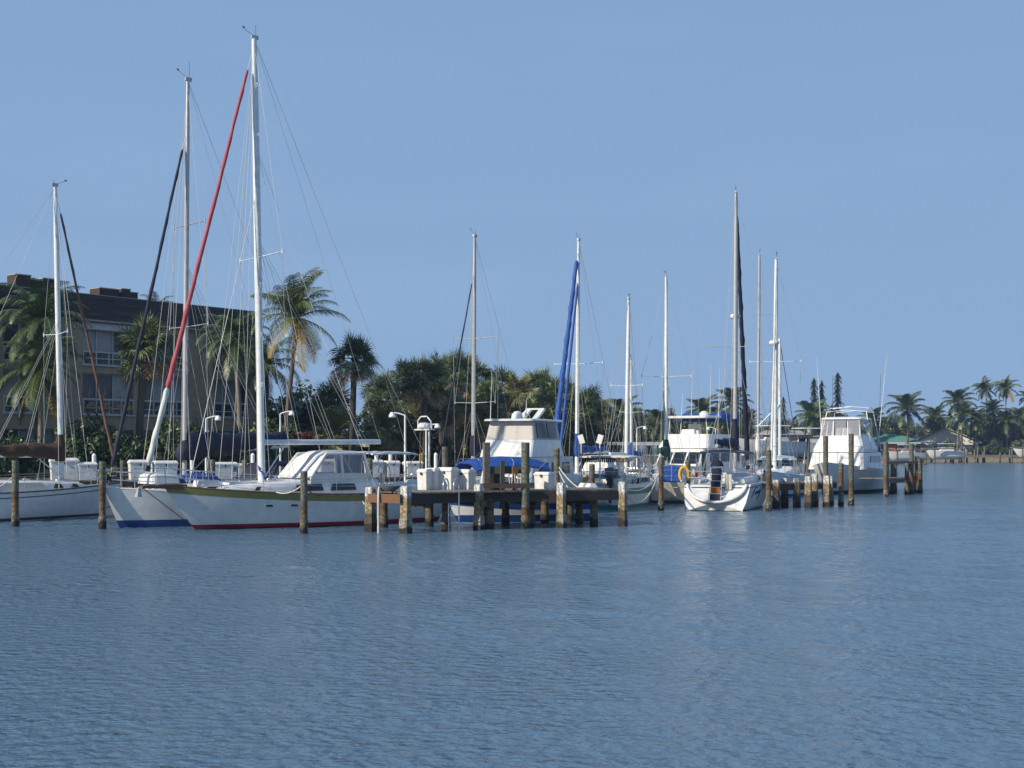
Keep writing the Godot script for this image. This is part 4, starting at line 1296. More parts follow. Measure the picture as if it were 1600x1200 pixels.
# round timber pile with the stains it has: treated green grey above, rusty wet wood, barnacles, black at the water
func pile_mesh(r: float, top: float, tide := 1.0, tint := 0.0, seed_ := 0, sides := 12) -> G:
	var g := G.new()
	var ys := [-1.2]
	var y := -0.1
	while y < top - 0.05:
		ys.append(y)
		y += 0.07
	ys.append(top - 0.03); ys.append(top)
	var k0 := g.v.size()
	var rows := []
	for i in ys.size():
		var ring := []
		for k in sides:
			var a := TAU * k / sides
			var nn := pile_noise.get_noise_3d(cos(a) * 14.0 + seed_ * 31.0, ys[i] * 16.0, sin(a) * 14.0)
			var rr := r * (1.0 + 0.05 * nn)
			if ys[i] < 0.45: rr += 0.018 + 0.03 * maxf(nn, 0.0)
			if i == ys.size() - 1: rr = r * 0.9
			ring.append(Vector3(cos(a) * rr, ys[i], sin(a) * rr))
		rows.append(ring)
	rows.reverse()
	g.grid(rows, true)
	g.fan(rows[0])
	for i in g.v.size():
		var p := g.v[i]
		var nn := pile_noise.get_noise_3d(p.x * 42.0 + seed_ * 31.0, p.y * 9.0, p.z * 42.0)
		var h := p.y + nn * 0.28
		var cc: Color
		if h < 0.22: cc = Color(0.028, 0.024, 0.02)
		elif h < 0.55 * tide: cc = Color(0.17, 0.145, 0.10) if nn < 0.25 else Color(0.34, 0.31, 0.25)
		elif h < 0.85 * tide: cc = Color(0.24, 0.175, 0.085)
		elif h < 1.35 * tide: cc = Color(0.165, 0.088, 0.045)
		else: cc = Color(0.165, 0.185, 0.135).lerp(Color(0.23, 0.20, 0.165), tint)
		g.c[i] = cc * (1.0 + 0.25 * nn)
	return g

# square concrete pile with a white painted head
func square_pile(w: float, top: float, white: float, seed_: int) -> G:
	var g := G.new()
	var ys := [-1.2]
	var y := -0.1
	while y < top - 0.08:
		ys.append(y)
		y += 0.06
	ys.append(top - 0.05); ys.append(top)
	var rows := []
	for i in ys.size():
		var ring := []
		for q in [[-1, -1], [0, -1], [1, -1], [1, 0], [1, 1], [0, 1], [-1, 1], [-1, 0]]:
			var nn := pile_noise.get_noise_3d(q[0] * 8.0 + seed_ * 17.0, ys[i] * 18.0, q[1] * 8.0)
			var k: float = w * 0.5 * (0.9 if i == ys.size() - 1 else 1.0)
			if ys[i] < 0.5: k += 0.015 + 0.035 * maxf(nn, 0.0)
			ring.append(Vector3(q[0] * k, ys[i], q[1] * k))
		rows.append(ring)
	for i in ys.size() - 1:
		for j in 8: g.quad(rows[i][(j + 1) % 8], rows[i][j], rows[i + 1][j], rows[i + 1][(j + 1) % 8])
	g.fan(rows[rows.size() - 1])
	for i in g.v.size():
		var p := g.v[i]
		var nn := pile_noise.get_noise_3d(p.x * 30.0 + seed_ * 13.0, p.y * 14.0, p.z * 30.0)
		var h := p.y + nn * 0.22
		var cc: Color
		if h < 0.26: cc = Color(0.035, 0.028, 0.022)
		elif h < 0.62: cc = Color(0.13, 0.10, 0.06) if nn < 0.15 else Color(0.42, 0.38, 0.30)
		elif p.y + nn * 0.05 < white: cc = Color(0.42, 0.33, 0.185) if nn > -0.25 else Color(0.16, 0.10, 0.05)
		else: cc = Color(0.74, 0.73, 0.69)
		g.c[i] = cc * (1.0 + 0.2 * nn)
	return g

func free_piles() -> void:
	pile_noise.seed = 8
	pile_noise.frequency = 1.0
	pile_noise.fractal_octaves = 2
	var grp := "mooring piles standing in the water"
	var k := 0
	for q in [
		[24, 46.8, 2.40, 0.16, "timber mooring pile in front of the brown covered sailboat's stern"],
		[160, 45.2, 2.38, 0.155, "timber mooring pile between the brown covered boat and the navy boat"],
		[475, 43.0, 2.08, 0.155, "timber mooring pile in front of the olive banded hull"],
		[192, 56.0, 2.30, 0.16, "timber pile behind the navy boat's bow, among dock boxes"],
		[332, 54.5, 2.35, 0.16, "timber pile seen through the rigging below the navy sail cover"],
		[382, 57.5, 2.3, 0.16, "timber pile behind the big white mast"],
		[578, 57.0, 2.4, 0.16, "timber pile behind the bimini of the big sailboat"],
		[695, 55.5, 2.9, 0.165, "tall green grey pile beside the white dock boxes"],
		[870, 52.5, 2.85, 0.16, "timber mooring pile right of the cabin cruiser's side"],
		[925, 51.5, 2.2, 0.155, "timber pile behind the pier end, left of the fringed awning"],
		[1033, 58.4, 2.35, 0.155, "timber mooring pile beside the teal striped boat's side"],
		[1075, 59.6, 2.28, 0.155, "timber mooring pile at the left of the scooped white stern"],
		[1201, 57.6, 2.75, 0.165, "tall timber mooring pile by the yacht's lettered side"],
		[1290, 64.5, 3.45, 0.17, "tall grey pile in front of the sport boat's cabin"],
		[1330, 63.6, 3.55, 0.17, "tall pile with dark foot at the sport boat's bow"],
		[1314, 62.5, 2.1, 0.16, "short notched pile at the end of the small pier"],
		[1384, 74.5, 3.2, 0.17, "tall pile at the near corner of the raised walkway"],
		[1100, 72, 2.6, 0.16, "pile behind the scooped stern yacht"],
		[1152, 84, 2.8, 0.16, "pile far behind the black furled sail"],
	]:
		var o := put("mooring_pile", pile_mesh(q[3] * 0.76, q[2], 1.0 + 0.25 * sin(k * 2.2), fposmod(k * 0.37, 1.0) * 0.7, k), M.pile, self)
		o.name = numbered("mooring_pile")
		o.position = W(q[0], q[1])
		o.rotation.y = k * 1.7
		tag(o, q[4], "pile", grp)
		k += 1

# a deck of planks between corner points a-b (near edge), running back by w
func planks(root: Node3D, a: Vector3, b: Vector3, back: Vector3, y: float) -> void:
	var dirv := (b - a).normalized()
	var ln := a.distance_to(b)
	var n := int(ln / 0.155)
	var pm := []
	for k in 3:
		var g := G.new()
		g.box(Vector3(0, 0, 0), Vector3(0.142, 0.045, back.length() + 0.04 * k))
		pm.append(g.mesh())
	var bs := Basis(dirv, Vector3.UP, -back.normalized()).orthonormalized()
	for i in n:
		var o := put("plank", pm[i % 3], M.plank if (i * 7) % 5 < 3 else M.plank2, root)
		o.transform = Transform3D(bs, a + dirv * (0.078 + ln * i / n) + back * 0.5 + Vector3(0, y + rnd(-0.004, 0.004), 0))

func beam_between(called: String, root: Node, a: Vector3, b: Vector3, hgt: float, th: float, m: Material) -> MeshInstance3D:
	var d := b - a
	var bs := Basis.looking_at(d.normalized(), Vector3.UP)
	return box_part(called, (a + b) * 0.5, Vector3(th, hgt, d.length()), m, root, bs)

func piers() -> void:
	# the pier in front: end from p1 to p2, long side from p2 to p5
	var p1 := W(579, 43.7)
	var p2 := W(634, 43.0)
	var p5 := W(973, 46.8)
	var u := (p5 - p2).normalized()
	var back := Vector3(u.z, 0, -u.x)
	if back.z > 0: back = -back
	var o := Vector3(-0.2, 0, -44.5)
	var r := thing("finger_pier", "timber pier on white headed square piles beside the big sailboat's stern", "pier", o, 0.0, "piers")
	var L := func(p: Vector3, y: float) -> Vector3: return Vector3(p.x - o.x, y, p.z - o.z)
	var ps := (p1 - p2).normalized()
	var turn := atan2(-ps.z, ps.x)
	var sq := [[579, 43.7, 1.52, 0], [634, 43.0, 1.58, 1], [748, 44.7, 1.58, 2], [877, 45.6, 1.62, 3], [973, 46.8, 1.62, 4]]
	for q in sq:
		var m := put("square_pile", square_pile(0.25 if q[3] > 1 else 0.27, q[2], 1.22, q[3]), M.pile, r)
		m.position = L.call(W(q[0], q[1]), 0.0)
		m.rotation.y = turn
	for q in [[671, 46.6, 1.1, 0.17], [697, 44.5, 1.08, 0.17], [765, 45.0, 1.08, 0.18], [928, 46.6, 1.05, 0.165], [829, 46.2, 1.05, 0.18], [600, 46.2, 1.05, 0.16], [790, 47.4, 1.05, 0.16], [905, 48.2, 1.05, 0.16]]:
		var m := put("pile", pile_mesh(q[3] * 0.85, q[2], 0.75, 0.4, int(q[0])), M.pile, r)
		m.position = L.call(W(q[0], q[1]), 0.0)
	var tall := put("pile", pile_mesh(0.145, 3.05, 0.55, 0.0, 71), M.pile, r)
	tall.position = L.call(W(821, 45.2), 0.0)
	# stringers
	var f := -back * 0.16
	beam_between("end_beam", r, L.call(p1 + Vector3(-0.05, 0, 0.20), 1.16), L.call(p2 + Vector3(-0.16, 0, 0.15), 1.16), 0.30, 0.09, M.beamwarm)
	beam_between("stringer", r, L.call(p2 + u * 0.2 + back * 0.06, 1.13), L.call(W(748, 44.7) + back * 0.06, 1.13), 0.34, 0.1, M.beam)
	beam_between("stringer", r, L.call(W(748, 44.7) + u * 0.18 + back * 0.06, 1.13), L.call(W(877, 45.6) + back * 0.06, 1.13), 0.36, 0.1, M.beam)
	beam_between("stringer", r, L.call(W(877, 45.6) + u * 0.18 + back * 0.06, 1.13), L.call(p5 + back * 0.06 - u * 0.15, 1.13), 0.34, 0.1, M.beam)
	var w := 2.3
	beam_between("stringer", r, L.call(p2 + back * w, 1.13), L.call(p5 + back * w, 1.13), 0.3, 0.1, M.beam)
	for t in [0.1, 0.35, 0.6, 0.85]:
		var c := p2.lerp(p5, t)
		beam_between("cross_beam", r, L.call(c + back * 0.12, 0.92), L.call(c + back * (w - 0.06), 0.92), 0.2, 0.2, M.beam)
	planks(r, L.call(p2 + back * 0.14, 0.0), L.call(p5 + back * 0.14, 0.0), back * w, 1.33)
	# walkway from the pier back to the main dock
	var wa := p2.lerp(p5, 0.80) + back * 2.46
	var w2 := thing("walkway", "timber walkway leading back from the pier end among the boats", "walkway", o, 0.0, "piers")
	planks(w2, L.call(wa, 0.0), L.call(wa + u * 1.3, 0.0), back * 5.5, 1.30)
	for k in 2:
		for s in [0.0, 1.3]:
			var m := put("pile", pile_mesh(0.15, 1.2, 0.75, 0.4, k + 3), M.pile, w2)
			m.position = L.call(wa + u * (0.1 + s * 0.85) + back * (0.6 + 4.2 * k), 0.0)
	# timber gate frame with a ladder rail
	var fr := thing("timber_frame", "dark timber frame with cross rails and two tall posts on the pier", "timber frame", o, 0.0)
	var post := box_part("post", L.call(W(760, 45.3), 1.5), Vector3(0.22, 3.1, 0.16), M.lumber, fr, Basis(Vector3.UP, 0.4))
	post.set_meta("label", "tall weathered grey board post")
	beam_between("top_rail", fr, L.call(W(765, 45.4), 2.07), L.call(W(820, 45.55), 2.07), 0.26, 0.10, M.plankgreen)
	beam_between("rail", fr, L.call(W(750, 44.95), 1.53), L.call(W(829, 45.1), 1.53), 0.16, 0.08, M.beam)
	for q in [[785, 1.55, 1.7, 0.15], [803, 1.55, 1.35, 0.12]]:
		box_part("upright", L.call(W(q[0], 45.3), q[1]), Vector3(q[3], q[2], 0.1), M.plankgreen if q[0] < 790 else M.beamwarm, fr, Basis(Vector3.UP, 0.35))
	box_part("backing_board", L.call(W(774, 45.62), 1.62), Vector3(0.42, 0.7, 0.04), M.plankgreen, fr, Basis(Vector3.UP, 0.35))
	for k in 3:
		tube_part("coiled_rope", sag(L.call(W(795 + 9 * k, 45.2), 1.95), L.call(W(801 + 9 * k, 45.2), 1.95), 0.5 + 0.08 * k), 0.018, M.rope, fr, 5)
	# swimming ladder
	var ld := thing("pier_ladder", "silver hooped ladder hanging from the pier into the water", "ladder", W(709, 44.0), turn + 0.2)
	for s in [-0.19, 0.19]:
		var l := []
		for k in 9: l.append(Vector3(s, 1.55 + 0.26 * sin(PI * k / 8.0), -0.26 + 0.26 * cos(PI * k / 8.0) - 0.0))
		l.reverse()
		l.append(Vector3(s, 0.8, 0.0)); l.append(Vector3(s, -0.5, 0.02))
		l.push_front(Vector3(s, 1.36, -0.52))
		tube_part("ladder_rail", l, 0.025, M.steel, ld, 6)
	for k in 4: tube_part("rung", [Vector3(-0.19, 0.85 - 0.3 * k, 0), Vector3(0.19, 0.85 - 0.3 * k, 0)], 0.02, M.steel, ld, 5)
	# ropes and a hose on the pier end
	var hs := thing("coiled_hose", "dark coiled hose lying on the pier end", "hose", L.call(p1.lerp(p2, 0.5) + back * 0.5, 0.0) + o + Vector3(0, 1.36, 0))
	var hg := G.new()
	var hp := []
	for k in 60: hp.append(Vector3(0.42 * cos(k * 0.5) + 0.02 * k / 6.0, 0.03 + 0.003 * k, 0.2 * sin(k * 0.5)))
	hg.tube(hp, 0.03, 6)
	put("hose", hg, M.ropedark, hs)
	var hb := G.new()
	hb.tube([Vector3(-0.1, 0.16, 0.2), Vector3(-0.08, 0.05, 0.62), Vector3(-0.08, -0.4, 0.66), Vector3(-0.08, -1.36, 0.68)], 0.035, 6)
	put("hanging_end", hb, M.rope, hs)
	# dock boxes on this pier
	var grp := "white dock boxes"
	for q in [[665, 46.0, 0.75, "slim white bin with grey side, first on the pier"], [678, 46.3, 0.78, "slim white bin second on the pier, by the ladder"], [700, 46.4, 0.80, "broad white bin behind the pier ladder"], [727, 46.7, 0.72, "white dock box right of the pier ladder"], [851, 47.0, 0.62, "small white box beside the timber frame on the pier"]]:
		dock_box(q[3], W(q[0], q[1], 1.355), 0.42 if q[0] < 690 else 0.62, q[2], 0.55, -0.5, grp)
	# the main dock along the shore
	var a := Vector3(-30, 0, -55.5)
	var b := Vector3(-3, 0, -67.5)
	var md := thing("main_dock", "long timber dock along the shore carrying white dock boxes", "dock", a.lerp(b, 0.5), 0.0, "piers")
	var mo := a.lerp(b, 0.5)
	var du := (b - a).normalized()
	var db := Vector3(-du.z, 0, du.x)
	if db.z > 0: db = -db
	planks(md, a - mo, b - mo, db * 1.8, 1.30)
	beam_between("stringer", md, a - mo + Vector3(0, 1.12, 0), b - mo + Vector3(0, 1.12, 0), 0.28, 0.1, M.beam)
	for k in 10:
		for s in [0.15, 1.65]:
			var m := put("pile", pile_mesh(0.15, 1.15 if k % 2 else 1.22, 0.8, 0.3, k + 20), M.pile, md)
			m.position = a.lerp(b, (k + 0.5) / 10.0) + db * s - mo
	var names := ["white dock box by the brown mast boot", "white dock box beside the first, with grey shaded end", "white dock box behind the navy boat's pulpit", "low white dock box past the blue tarpaulin", "white dock box below the navy sail cover", "white dock box just left of the big mast", "white dock box right behind the dodger", "white dock box left of the radar pole", "white dock box right of the radar pole", "white dock box behind the lamp post"]
	var i := 0
	for q in [[100, 0.95, 1.25], [136, 0.75, 0.85], [218, 0.85, 1.0], [258, 0.8, 1.1], [350, 0.72, 1.2], [385, 0.65, 1.0], [510, 0.85, 0.8], [584, 0.8, 0.85], [612, 0.75, 0.7], [645, 0.72, 0.9]]:
		# where the line of sight meets the dock
		var sx: float = (q[0] - 800.0) / 2000.0
		var ac := a + db * 0.55
		var t: float = (ac.x + ac.z * sx) / -(du.x + du.z * sx)
		var at := ac + du * t
		dock_box(names[i], at + Vector3(0, 1.325, 0), q[2], q[1] + 0.1, 0.75, atan2(-du.z, du.x), grp)
		i += 1
	# white plastic capped posts and shore power pedestals on the dock
	i = 0
	for px in [147, 238, 300, 395, 588, 610, 658, 681]:
		var sx: float = (px - 800.0) / 2000.0
		var ac := a + db * 1.2
		var t: float = (ac.x + ac.z * sx) / -(du.x + du.z * sx)
		var g := G.new()
		g.tube([Vector3(0, 0, 0), Vector3(0, 1.15, 0)], 0.1, 10)
		g.lathe(Vector3(0, 1.15, 0), [[0.0, 0.12], [0.06, 0.08], [0.11, 0.0]], 10)
		var o2 := put("power_pedestal", g, M.pipe if i != 6 else M.yellow, self)
		o2.name = numbered("power_pedestal")
		o2.position = ac + du * t + Vector3(0, 1.325, 0)
		tag(o2, ["white power post right of the first dock boxes", "white power post behind the navy boat's bow", "white power post behind the navy mast", "white power post behind the big mast", "white power post left of the radar pole", "white power post right of the radar pole", "yellowish power post right of the lamp post", "white power post before the tall green pile"][i], "power post", "power posts on the dock")
		i += 1
	# the small pier on the other side of the yacht
	var s1 := W(1213, 60.0)
	var s2 := W(1306, 63.5)
	var su := (s2 - s1).normalized()
	var sb := Vector3(-su.z, 0, su.x)
	if sb.z > 0: sb = -sb
	var sp := thing("finger_pier", "small timber pier on many short piles at the ketch's bow", "pier", s1, 0.0, "piers")
	planks(sp, Vector3.ZERO, s2 - s1, sb * 1.7, 1.16)
	beam_between("stringer", sp, Vector3(0, 0.98, 0), s2 - s1 + Vector3(0, 0.98, 0), 0.28, 0.1, M.beam)
	i = 0
	for q in [[1213, 59.9, 1.35], [1226, 61.4, 1.4], [1245, 61.0, 1.4], [1263, 60.4, 1.5], [1273, 61.8, 1.6], [1292, 61.8, 1.5], [1297, 63.2, 1.45]]:
		var m := put("square_pile", square_pile(0.27, q[2], 1.16, i + 9), M.pile, sp)
		m.position = W(q[0], q[1]) - s1
		m.rotation.y = turn
		i += 1
	# raised walkway by the sport boat
	var k1 := W(1381, 76.0)
	var rw := thing("finger_pier", "two level grey timber walkway at the sport boat's quarter", "pier", k1, 0.0, "piers")
	var k2 := W(1428, 79.0)
	var ku := (k2 - k1).normalized()
	var kb := Vector3(-ku.z, 0, ku.x)
	if kb.z > 0: kb = -kb
	planks(rw, Vector3.ZERO, k2 - k1, kb * 1.6, 1.0)
	beam_between("stringer", rw, Vector3(0, 0.84, 0), k2 - k1 + Vector3(0, 0.84, 0), 0.24, 0.1, M.plank2)
	beam_between("top_rail", rw, Vector3(0, 1.95, 0), k2 - k1 + Vector3(0, 1.95, 0), 0.16, 0.3, M.plank)
	i = 0
	for q in [[1386, 78.0, 2.6, 0.15], [1394, 79.5, 2.0, 0.14], [1417, 77.5, 1.9, 0.15], [1424, 78.5, 3.1, 0.17], [1433, 80.5, 2.3, 0.16], [1438, 79.8, 2.2, 0.16], [1398, 81.0, 2.0, 0.15], [1429, 82.0, 2.2, 0.15]]:
		var m := put("pile", pile_mesh(q[3] * 0.85, q[2], 0.9, 0.2, i + 40), M.pile, rw)
		m.position = W(q[0], q[1]) - k1
		i += 1
	# back dock with a long grey roof
	var bd := thing("covered_dock", "long low grey dock roof on posts behind the white masts", "dock", W(972, 106), 0.12, "piers")
	box_part("roof_beam", Vector3(0, 3.15, 0), Vector3(8.5, 0.28, 1.4), M.trim, bd)
	box_part("deck", Vector3(0, 1.2, 0), Vector3(9.5, 0.2, 2.0), M.plank, bd)
	for k in 6: put("pile", pile_mesh(0.13, 3.0, 0.8, 0.4, k + 60), M.pile, bd).position = Vector3(-4 + 1.6 * k, 0, 0)
	# far docks in front of the houses
	i = 0
	for q in [[1440, 236, 12.0], [1500, 238, 9.0], [1560, 236, 14.0], [1240, 150, 10.0]]:
		var fd := thing("far_dock", ["low dock before the gabled white house", "low dock before the tall curved palm", "low dock near the frame's edge by the seawall", "low dock behind the boat lifts"][i], "dock", W(q[0], q[1]), 0.0, "far docks")
		box_part("deck", Vector3(0, 1.0, 0), Vector3(q[2], 0.25, 1.8), M.plank, fd)
		for k in 7: put("pile", pile_mesh(0.16, 1.9 + 0.5 * (k % 3), 0.8, 0.5, k + 80, 8), M.pile, fd).position = Vector3(-q[2] * 0.5 + q[2] * k / 6.0, 0, 0.8 if k % 2 else -0.6)
		i += 1

func dock_box(label: String, at: Vector3, w: float, h: float, d: float, turn: float, grp: String) -> void:
	var t := thing("dock_box", label, "dock box", at, turn, grp)
	var g := G.new()
	g.loft([rrect(-w * 0.46, w * 0.46, d * 0.44, 0.0, 0.03), rrect(-w * 0.5, w * 0.5, d * 0.5, h * 0.82, 0.04)])
	put("body", g, M.boxwhite, t)
	var l := G.new()
	l.loft([rrect(-w * 0.53, w * 0.53, d * 0.54, h * 0.823, 0.05), rrect(-w * 0.53, w * 0.53, d * 0.54, h * 0.9, 0.05), rrect(-w * 0.46, w * 0.46, d * 0.40, h, 0.05)])
	put("lid", l, M.boxwhite, t)
	box_part("latch", Vector3(0, h * 0.78, d * 0.55), Vector3(0.08, 0.09, 0.02), M.black, t)

func lamps_and_ropes() -> void:
	var i := 0
	for q in [[633, 57.5, 4.55, -1.0, 1.3, "tall white dock lamp with arm to the left, by the radar pole"], [666, 66.5, 3.95, 1.0, 1.3, "white dock lamp with short arm in front of the palms"], [322, 61.8, 4.25, 1.0, 1.3, "white dock lamp seen through the big sailboat's rigging"], [438, 66.0, 4.6, 1.0, 1.3, "grey dock lamp with long arm behind the leaning palm"], [1118, 100, 4.3, -1.0, 1.0, "white lamp beyond the flybridge yacht"], [995, 90, 4.2, 1.0, 1.0, "white lamp right of the two close white masts"]]:
		var t := thing("dock_lamp", q[5], "lamp post", W(q[0], q[1], 1.15 if i != 0 else 0.9), 0.0, "dock lamps")
		var h: float = q[2] - 1.15
		tube_part("pole", [Vector3(0, 0, 0), Vector3(0, h, 0)], [0.055, 0.04], M.pipe, t, 8)
		var l := []
		for k in 7: l.append(Vector3(q[3] * (0.5 * k / 6.0), h + 0.12 * sin(PI * 0.5 * k / 6.0), 0.0))
		tube_part("arm", l, 0.035, M.pipe, t, 6)
		var g := G.new()
		g.lathe(Vector3(q[3] * 0.58, h - 0.1, 0), [[0.0, 0.26], [0.08, 0.24], [0.15, 0.1], [0.16, 0.02], [0.0, 0.0]], 10)
		put("lamp_head", g, M.pipe, t)
		i += 1
	# mooring lines: from, to, sag
	i = 0
	for q in [
		[W(160, 45.2, 1.75), W(182, 45.9, 1.42), 0.12, 0.02, "white mooring line from pile to the navy boat's bow"],
		[W(475, 43.0, 1.62), W(512, 47.6, 1.25), 0.25, 0.022, "dark mooring line from pile to the olive banded sailboat"],
		[W(475, 43.0, 1.66), W(432, 45.0, 1.3), 0.15, 0.022, "white mooring line from pile towards the big sailboat's shrouds"],
		[W(24, 46.8, 1.9), W(-30, 47.5, 1.3), 0.2, 0.02, "white mooring line at the pile by the frame's edge"],
		[W(870, 52.5, 2.1), W(919, 51.5, 0.95), 0.5, 0.03, "white slack rope from pile to pier below the cabin cruiser"],
		[W(870, 52.5, 2.2), W(921, 51.5, 1.1), 0.25, 0.03, "tighter white rope from the same pile to the pier"],
		[W(973, 46.8, 1.3), W(1027, 58.4, 1.5), 0.75, 0.03, "slack white rope from the pier end to the pile beyond the teal boat"],
		[W(973, 46.8, 1.4), W(1029, 58.4, 1.6), 0.35, 0.03, "upper white rope from the pier end to the pile beyond the teal boat"],
		[W(1075, 59.6, 1.3), W(1046, 66.5, 0.9), 0.2, 0.02, "thin rope slanting to the cream hull of the green covered boat"],
		[W(1075, 59.6, 1.25), W(1086, 59.3, 1.15), 0.1, 0.02, "short rope from pile to the scooped stern"],
		[W(1201, 57.6, 1.4), W(1190, 61.8, 1.2), 0.1, 0.02, "short rope from pile to the lettered side of the yacht"],
		[W(579, 43.7, 1.15), W(562, 48.4, 1.2), 0.35, 0.02, "white line from pier end to the big sailboat's quarter"],
	]:
		var g := G.new()
		var at: Vector3 = q[0]
		var l := []
		for p in sag(Vector3.ZERO, q[1] - at, q[2]): l.append(p)
		g.tube(l, q[3], 5)
		var o := put("mooring_rope", g, M.rope if i != 1 else M.ropedark, self)
		o.name = numbered("mooring_rope")
		o.position = at
		tag(o, q[4], "rope", "mooring ropes")
		i += 1

# ---------------------------------------------------------------- buildings
func apartment_block() -> void:
	var t := thing("apartment_building", "tan three storey apartment block with dark mansard roof behind palms", "building", Vector3(-26.9, 0, -67.2), deg_to_rad(51.1))
	var s0 := -9.0
	var s1 := 17.3
	var bays := [[-8.4, -5.2], [-4.4, -1.2], [0.2, 3.5], [4.9, 8.2], [8.7, 12.0], [13.9, 16.7]]
	var floors := [[1.6, 3.85], [4.72, 7.02], [7.5, 9.5]]
	# solid wall: piers between bays and spandrels between storeys
	var edges := [s0]
	for b in bays:
		edges.append(b[0]); edges.append(b[1])
	edges.append(s1)
	for i in range(0, edges.size(), 2):
		box_part("wall_pier", Vector3((edges[i] + edges[i + 1]) * 0.5, 5.5, -0.30), Vector3(edges[i + 1] - edges[i], 8.8, 0.6), M.stucco, t)
	for b in bays:
		for q in [[1.1, 1.6], [3.85, 4.72], [7.02, 7.5], [9.5, 9.9]]:
			box_part("spandrel", Vector3((b[0] + b[1]) * 0.5, (q[0] + q[1]) * 0.5, -0.31), Vector3(b[1] - b[0], q[1] - q[0], 0.58), M.stuccolight if q[0] > 9.0 else M.stucco, t)
	box_part("end_wall", Vector3(s1 - 0.15, 5.5, -7.3), Vector3(0.3, 8.8, 14.0), M.stucco, t)
	box_part("end_wall", Vector3(s0 + 0.15, 5.5, -7.3), Vector3(0.3, 8.8, 14.0), M.stucco, t)
	box_part("back_wall", Vector3((s0 + s1) * 0.5, 5.5, -14.4), Vector3(s1 - s0, 8.8, 0.2), M.stucco, t)
	for y in [4.28, 7.28]: box_part("floor_slab", Vector3((s0 + s1) * 0.5, y, -7.3), Vector3(s1 - s0 - 0.7, 0.2, 13.6), M.stucco, t)
	# sills and floor lines
	for b in bays:
		for f in floors:
			box_part("sill", Vector3((b[0] + b[1]) * 0.5, f[0] - 0.04, 0.02), Vector3(b[1] - b[0] + 0.1, 0.08, 0.16), M.trim, t)
	# windows: frame with panes, some with curtains, and white rails before the lower third
	var k := 0
	for b in bays:
		for fi in 3:
			var f: Array = floors[fi]
			var w: float = b[1] - b[0]
			var n := 3
			var g := G.new()
			var fw := 0.07
			var zf := -0.42
			for j in n + 1: g.box(Vector3(b[0] + fw * 0.5 + (w - fw) * j / n, (f[0] + f[1]) * 0.5, zf), Vector3(fw, f[1] - f[0], 0.08))
			for y in [f[0] + fw * 0.5, f[1] - fw * 0.5, f[0] + (f[1] - f[0]) * 0.36]: g.box(Vector3((b[0] + b[1]) * 0.5, y, zf - 0.005), Vector3(w - 0.01, fw, 0.07))
			var fr := put("window", g, M.trim, t)
			for j in n:
				for half in 2:
					var ya: float = f[0] + (f[1] - f[0]) * (0.0 if half == 0 else 0.36)
					var yb: float = f[0] + (f[1] - f[0]) * (0.36 if half == 0 else 1.0)
					var pm: Material = M.pane
					if half == 1 and (k * 5 + j * 3 + fi) % 4 < 2: pm = M.curtain
					box_part("pane", Vector3(b[0] + w * (j + 0.5) / n, (ya + yb) * 0.5, zf - 0.02), Vector3(w / n - fw, yb - ya - fw, 0.02), pm, fr)
			if fi > 0:
				var rg := G.new()
				var ry: float = f[0] + 0.85 if fi == 1 else f[0] + 0.7
				rg.box(Vector3((b[0] + b[1]) * 0.5, ry, 0.02), Vector3(w, 0.07, 0.06))
				rg.box(Vector3((b[0] + b[1]) * 0.5, f[0] + 0.34, 0.02), Vector3(w, 0.05, 0.05))
				for j in 5: rg.box(Vector3(b[0] + 0.04 + (w - 0.08) * j / 4.0, (f[0] + ry) * 0.5, 0.02), Vector3(0.06, ry - f[0], 0.05))
				put("balcony_rail", rg, M.trim, t)
			k += 1
	# white fascia under the eaves
	box_part("fascia", Vector3((4.4 + 8.6) * 0.5, 9.62, 0.06), Vector3(4.4, 0.34, 0.1), M.trim, t)
	box_part("fascia", Vector3((s0 + s1) * 0.5, 9.94, 0.12), Vector3(s1 - s0 + 0.3, 0.1, 0.5), M.trim, t)
	# mansard of overlapping shingle courses
	var roof := box_part("roof", Vector3((s0 + s1) * 0.5, 10.7, -7.4), Vector3(s1 - s0 - 0.4, 1.3, 13.4), M.roof, t)
	for c in 8:
		var y0 := 9.98 + c * 0.18
		var z0 := 0.42 - c * 0.115
		var j := 0
		var x := s0 - 0.15
		while x < s1 + 0.1:
			var wd := minf(rnd(1.6, 2.6), s1 + 0.15 - x)
			var g := G.new()
			var th := rnd(0.03, 0.055)
			g.hexa([Vector3(x, y0, z0 + th), Vector3(x + wd - 0.008, y0, z0 + th), Vector3(x + wd - 0.008, y0, z0 - 0.06), Vector3(x, y0, z0 - 0.06),
				Vector3(x, y0 + 0.21, z0 - 0.10), Vector3(x + wd - 0.008, y0 + 0.21, z0 - 0.10), Vector3(x + wd - 0.008, y0 + 0.21, z0 - 0.2), Vector3(x, y0 + 0.21, z0 - 0.2)])
			put("shingle_strip", g, M.roof if (c + j) % 3 else M.roof2, roof)
			x += wd
			j += 1
	box_part("roof_coping", Vector3((s0 + s1) * 0.5, 11.46, -0.62), Vector3(s1 - s0 + 0.3, 0.07, 0.24), M.greyroof, t)
	# roof machines and chimney boxes
	for q in [[2.6, 0.9, 1.0, 0.9], [3.5, 0.7, 0.8, 0.7], [4.2, 0.75, 0.95, 0.8], [8.0, 1.3, 0.75, 1.0], [9.2, 0.6, 0.85, 0.8], [9.75, 0.6, 0.7, 0.7]]:
		var g := G.new()
		g.box(Vector3(q[0], 11.35 + q[2] * 0.5, -2.6), Vector3(q[1], q[2], q[3]))
		var un := put("roof_unit", g, M.brick, t)
		box_part("unit_cap", Vector3(q[0], 11.38 + q[2], -2.6), Vector3(q[1] + 0.06, 0.06, q[3] + 0.06), M.greyroof, un)
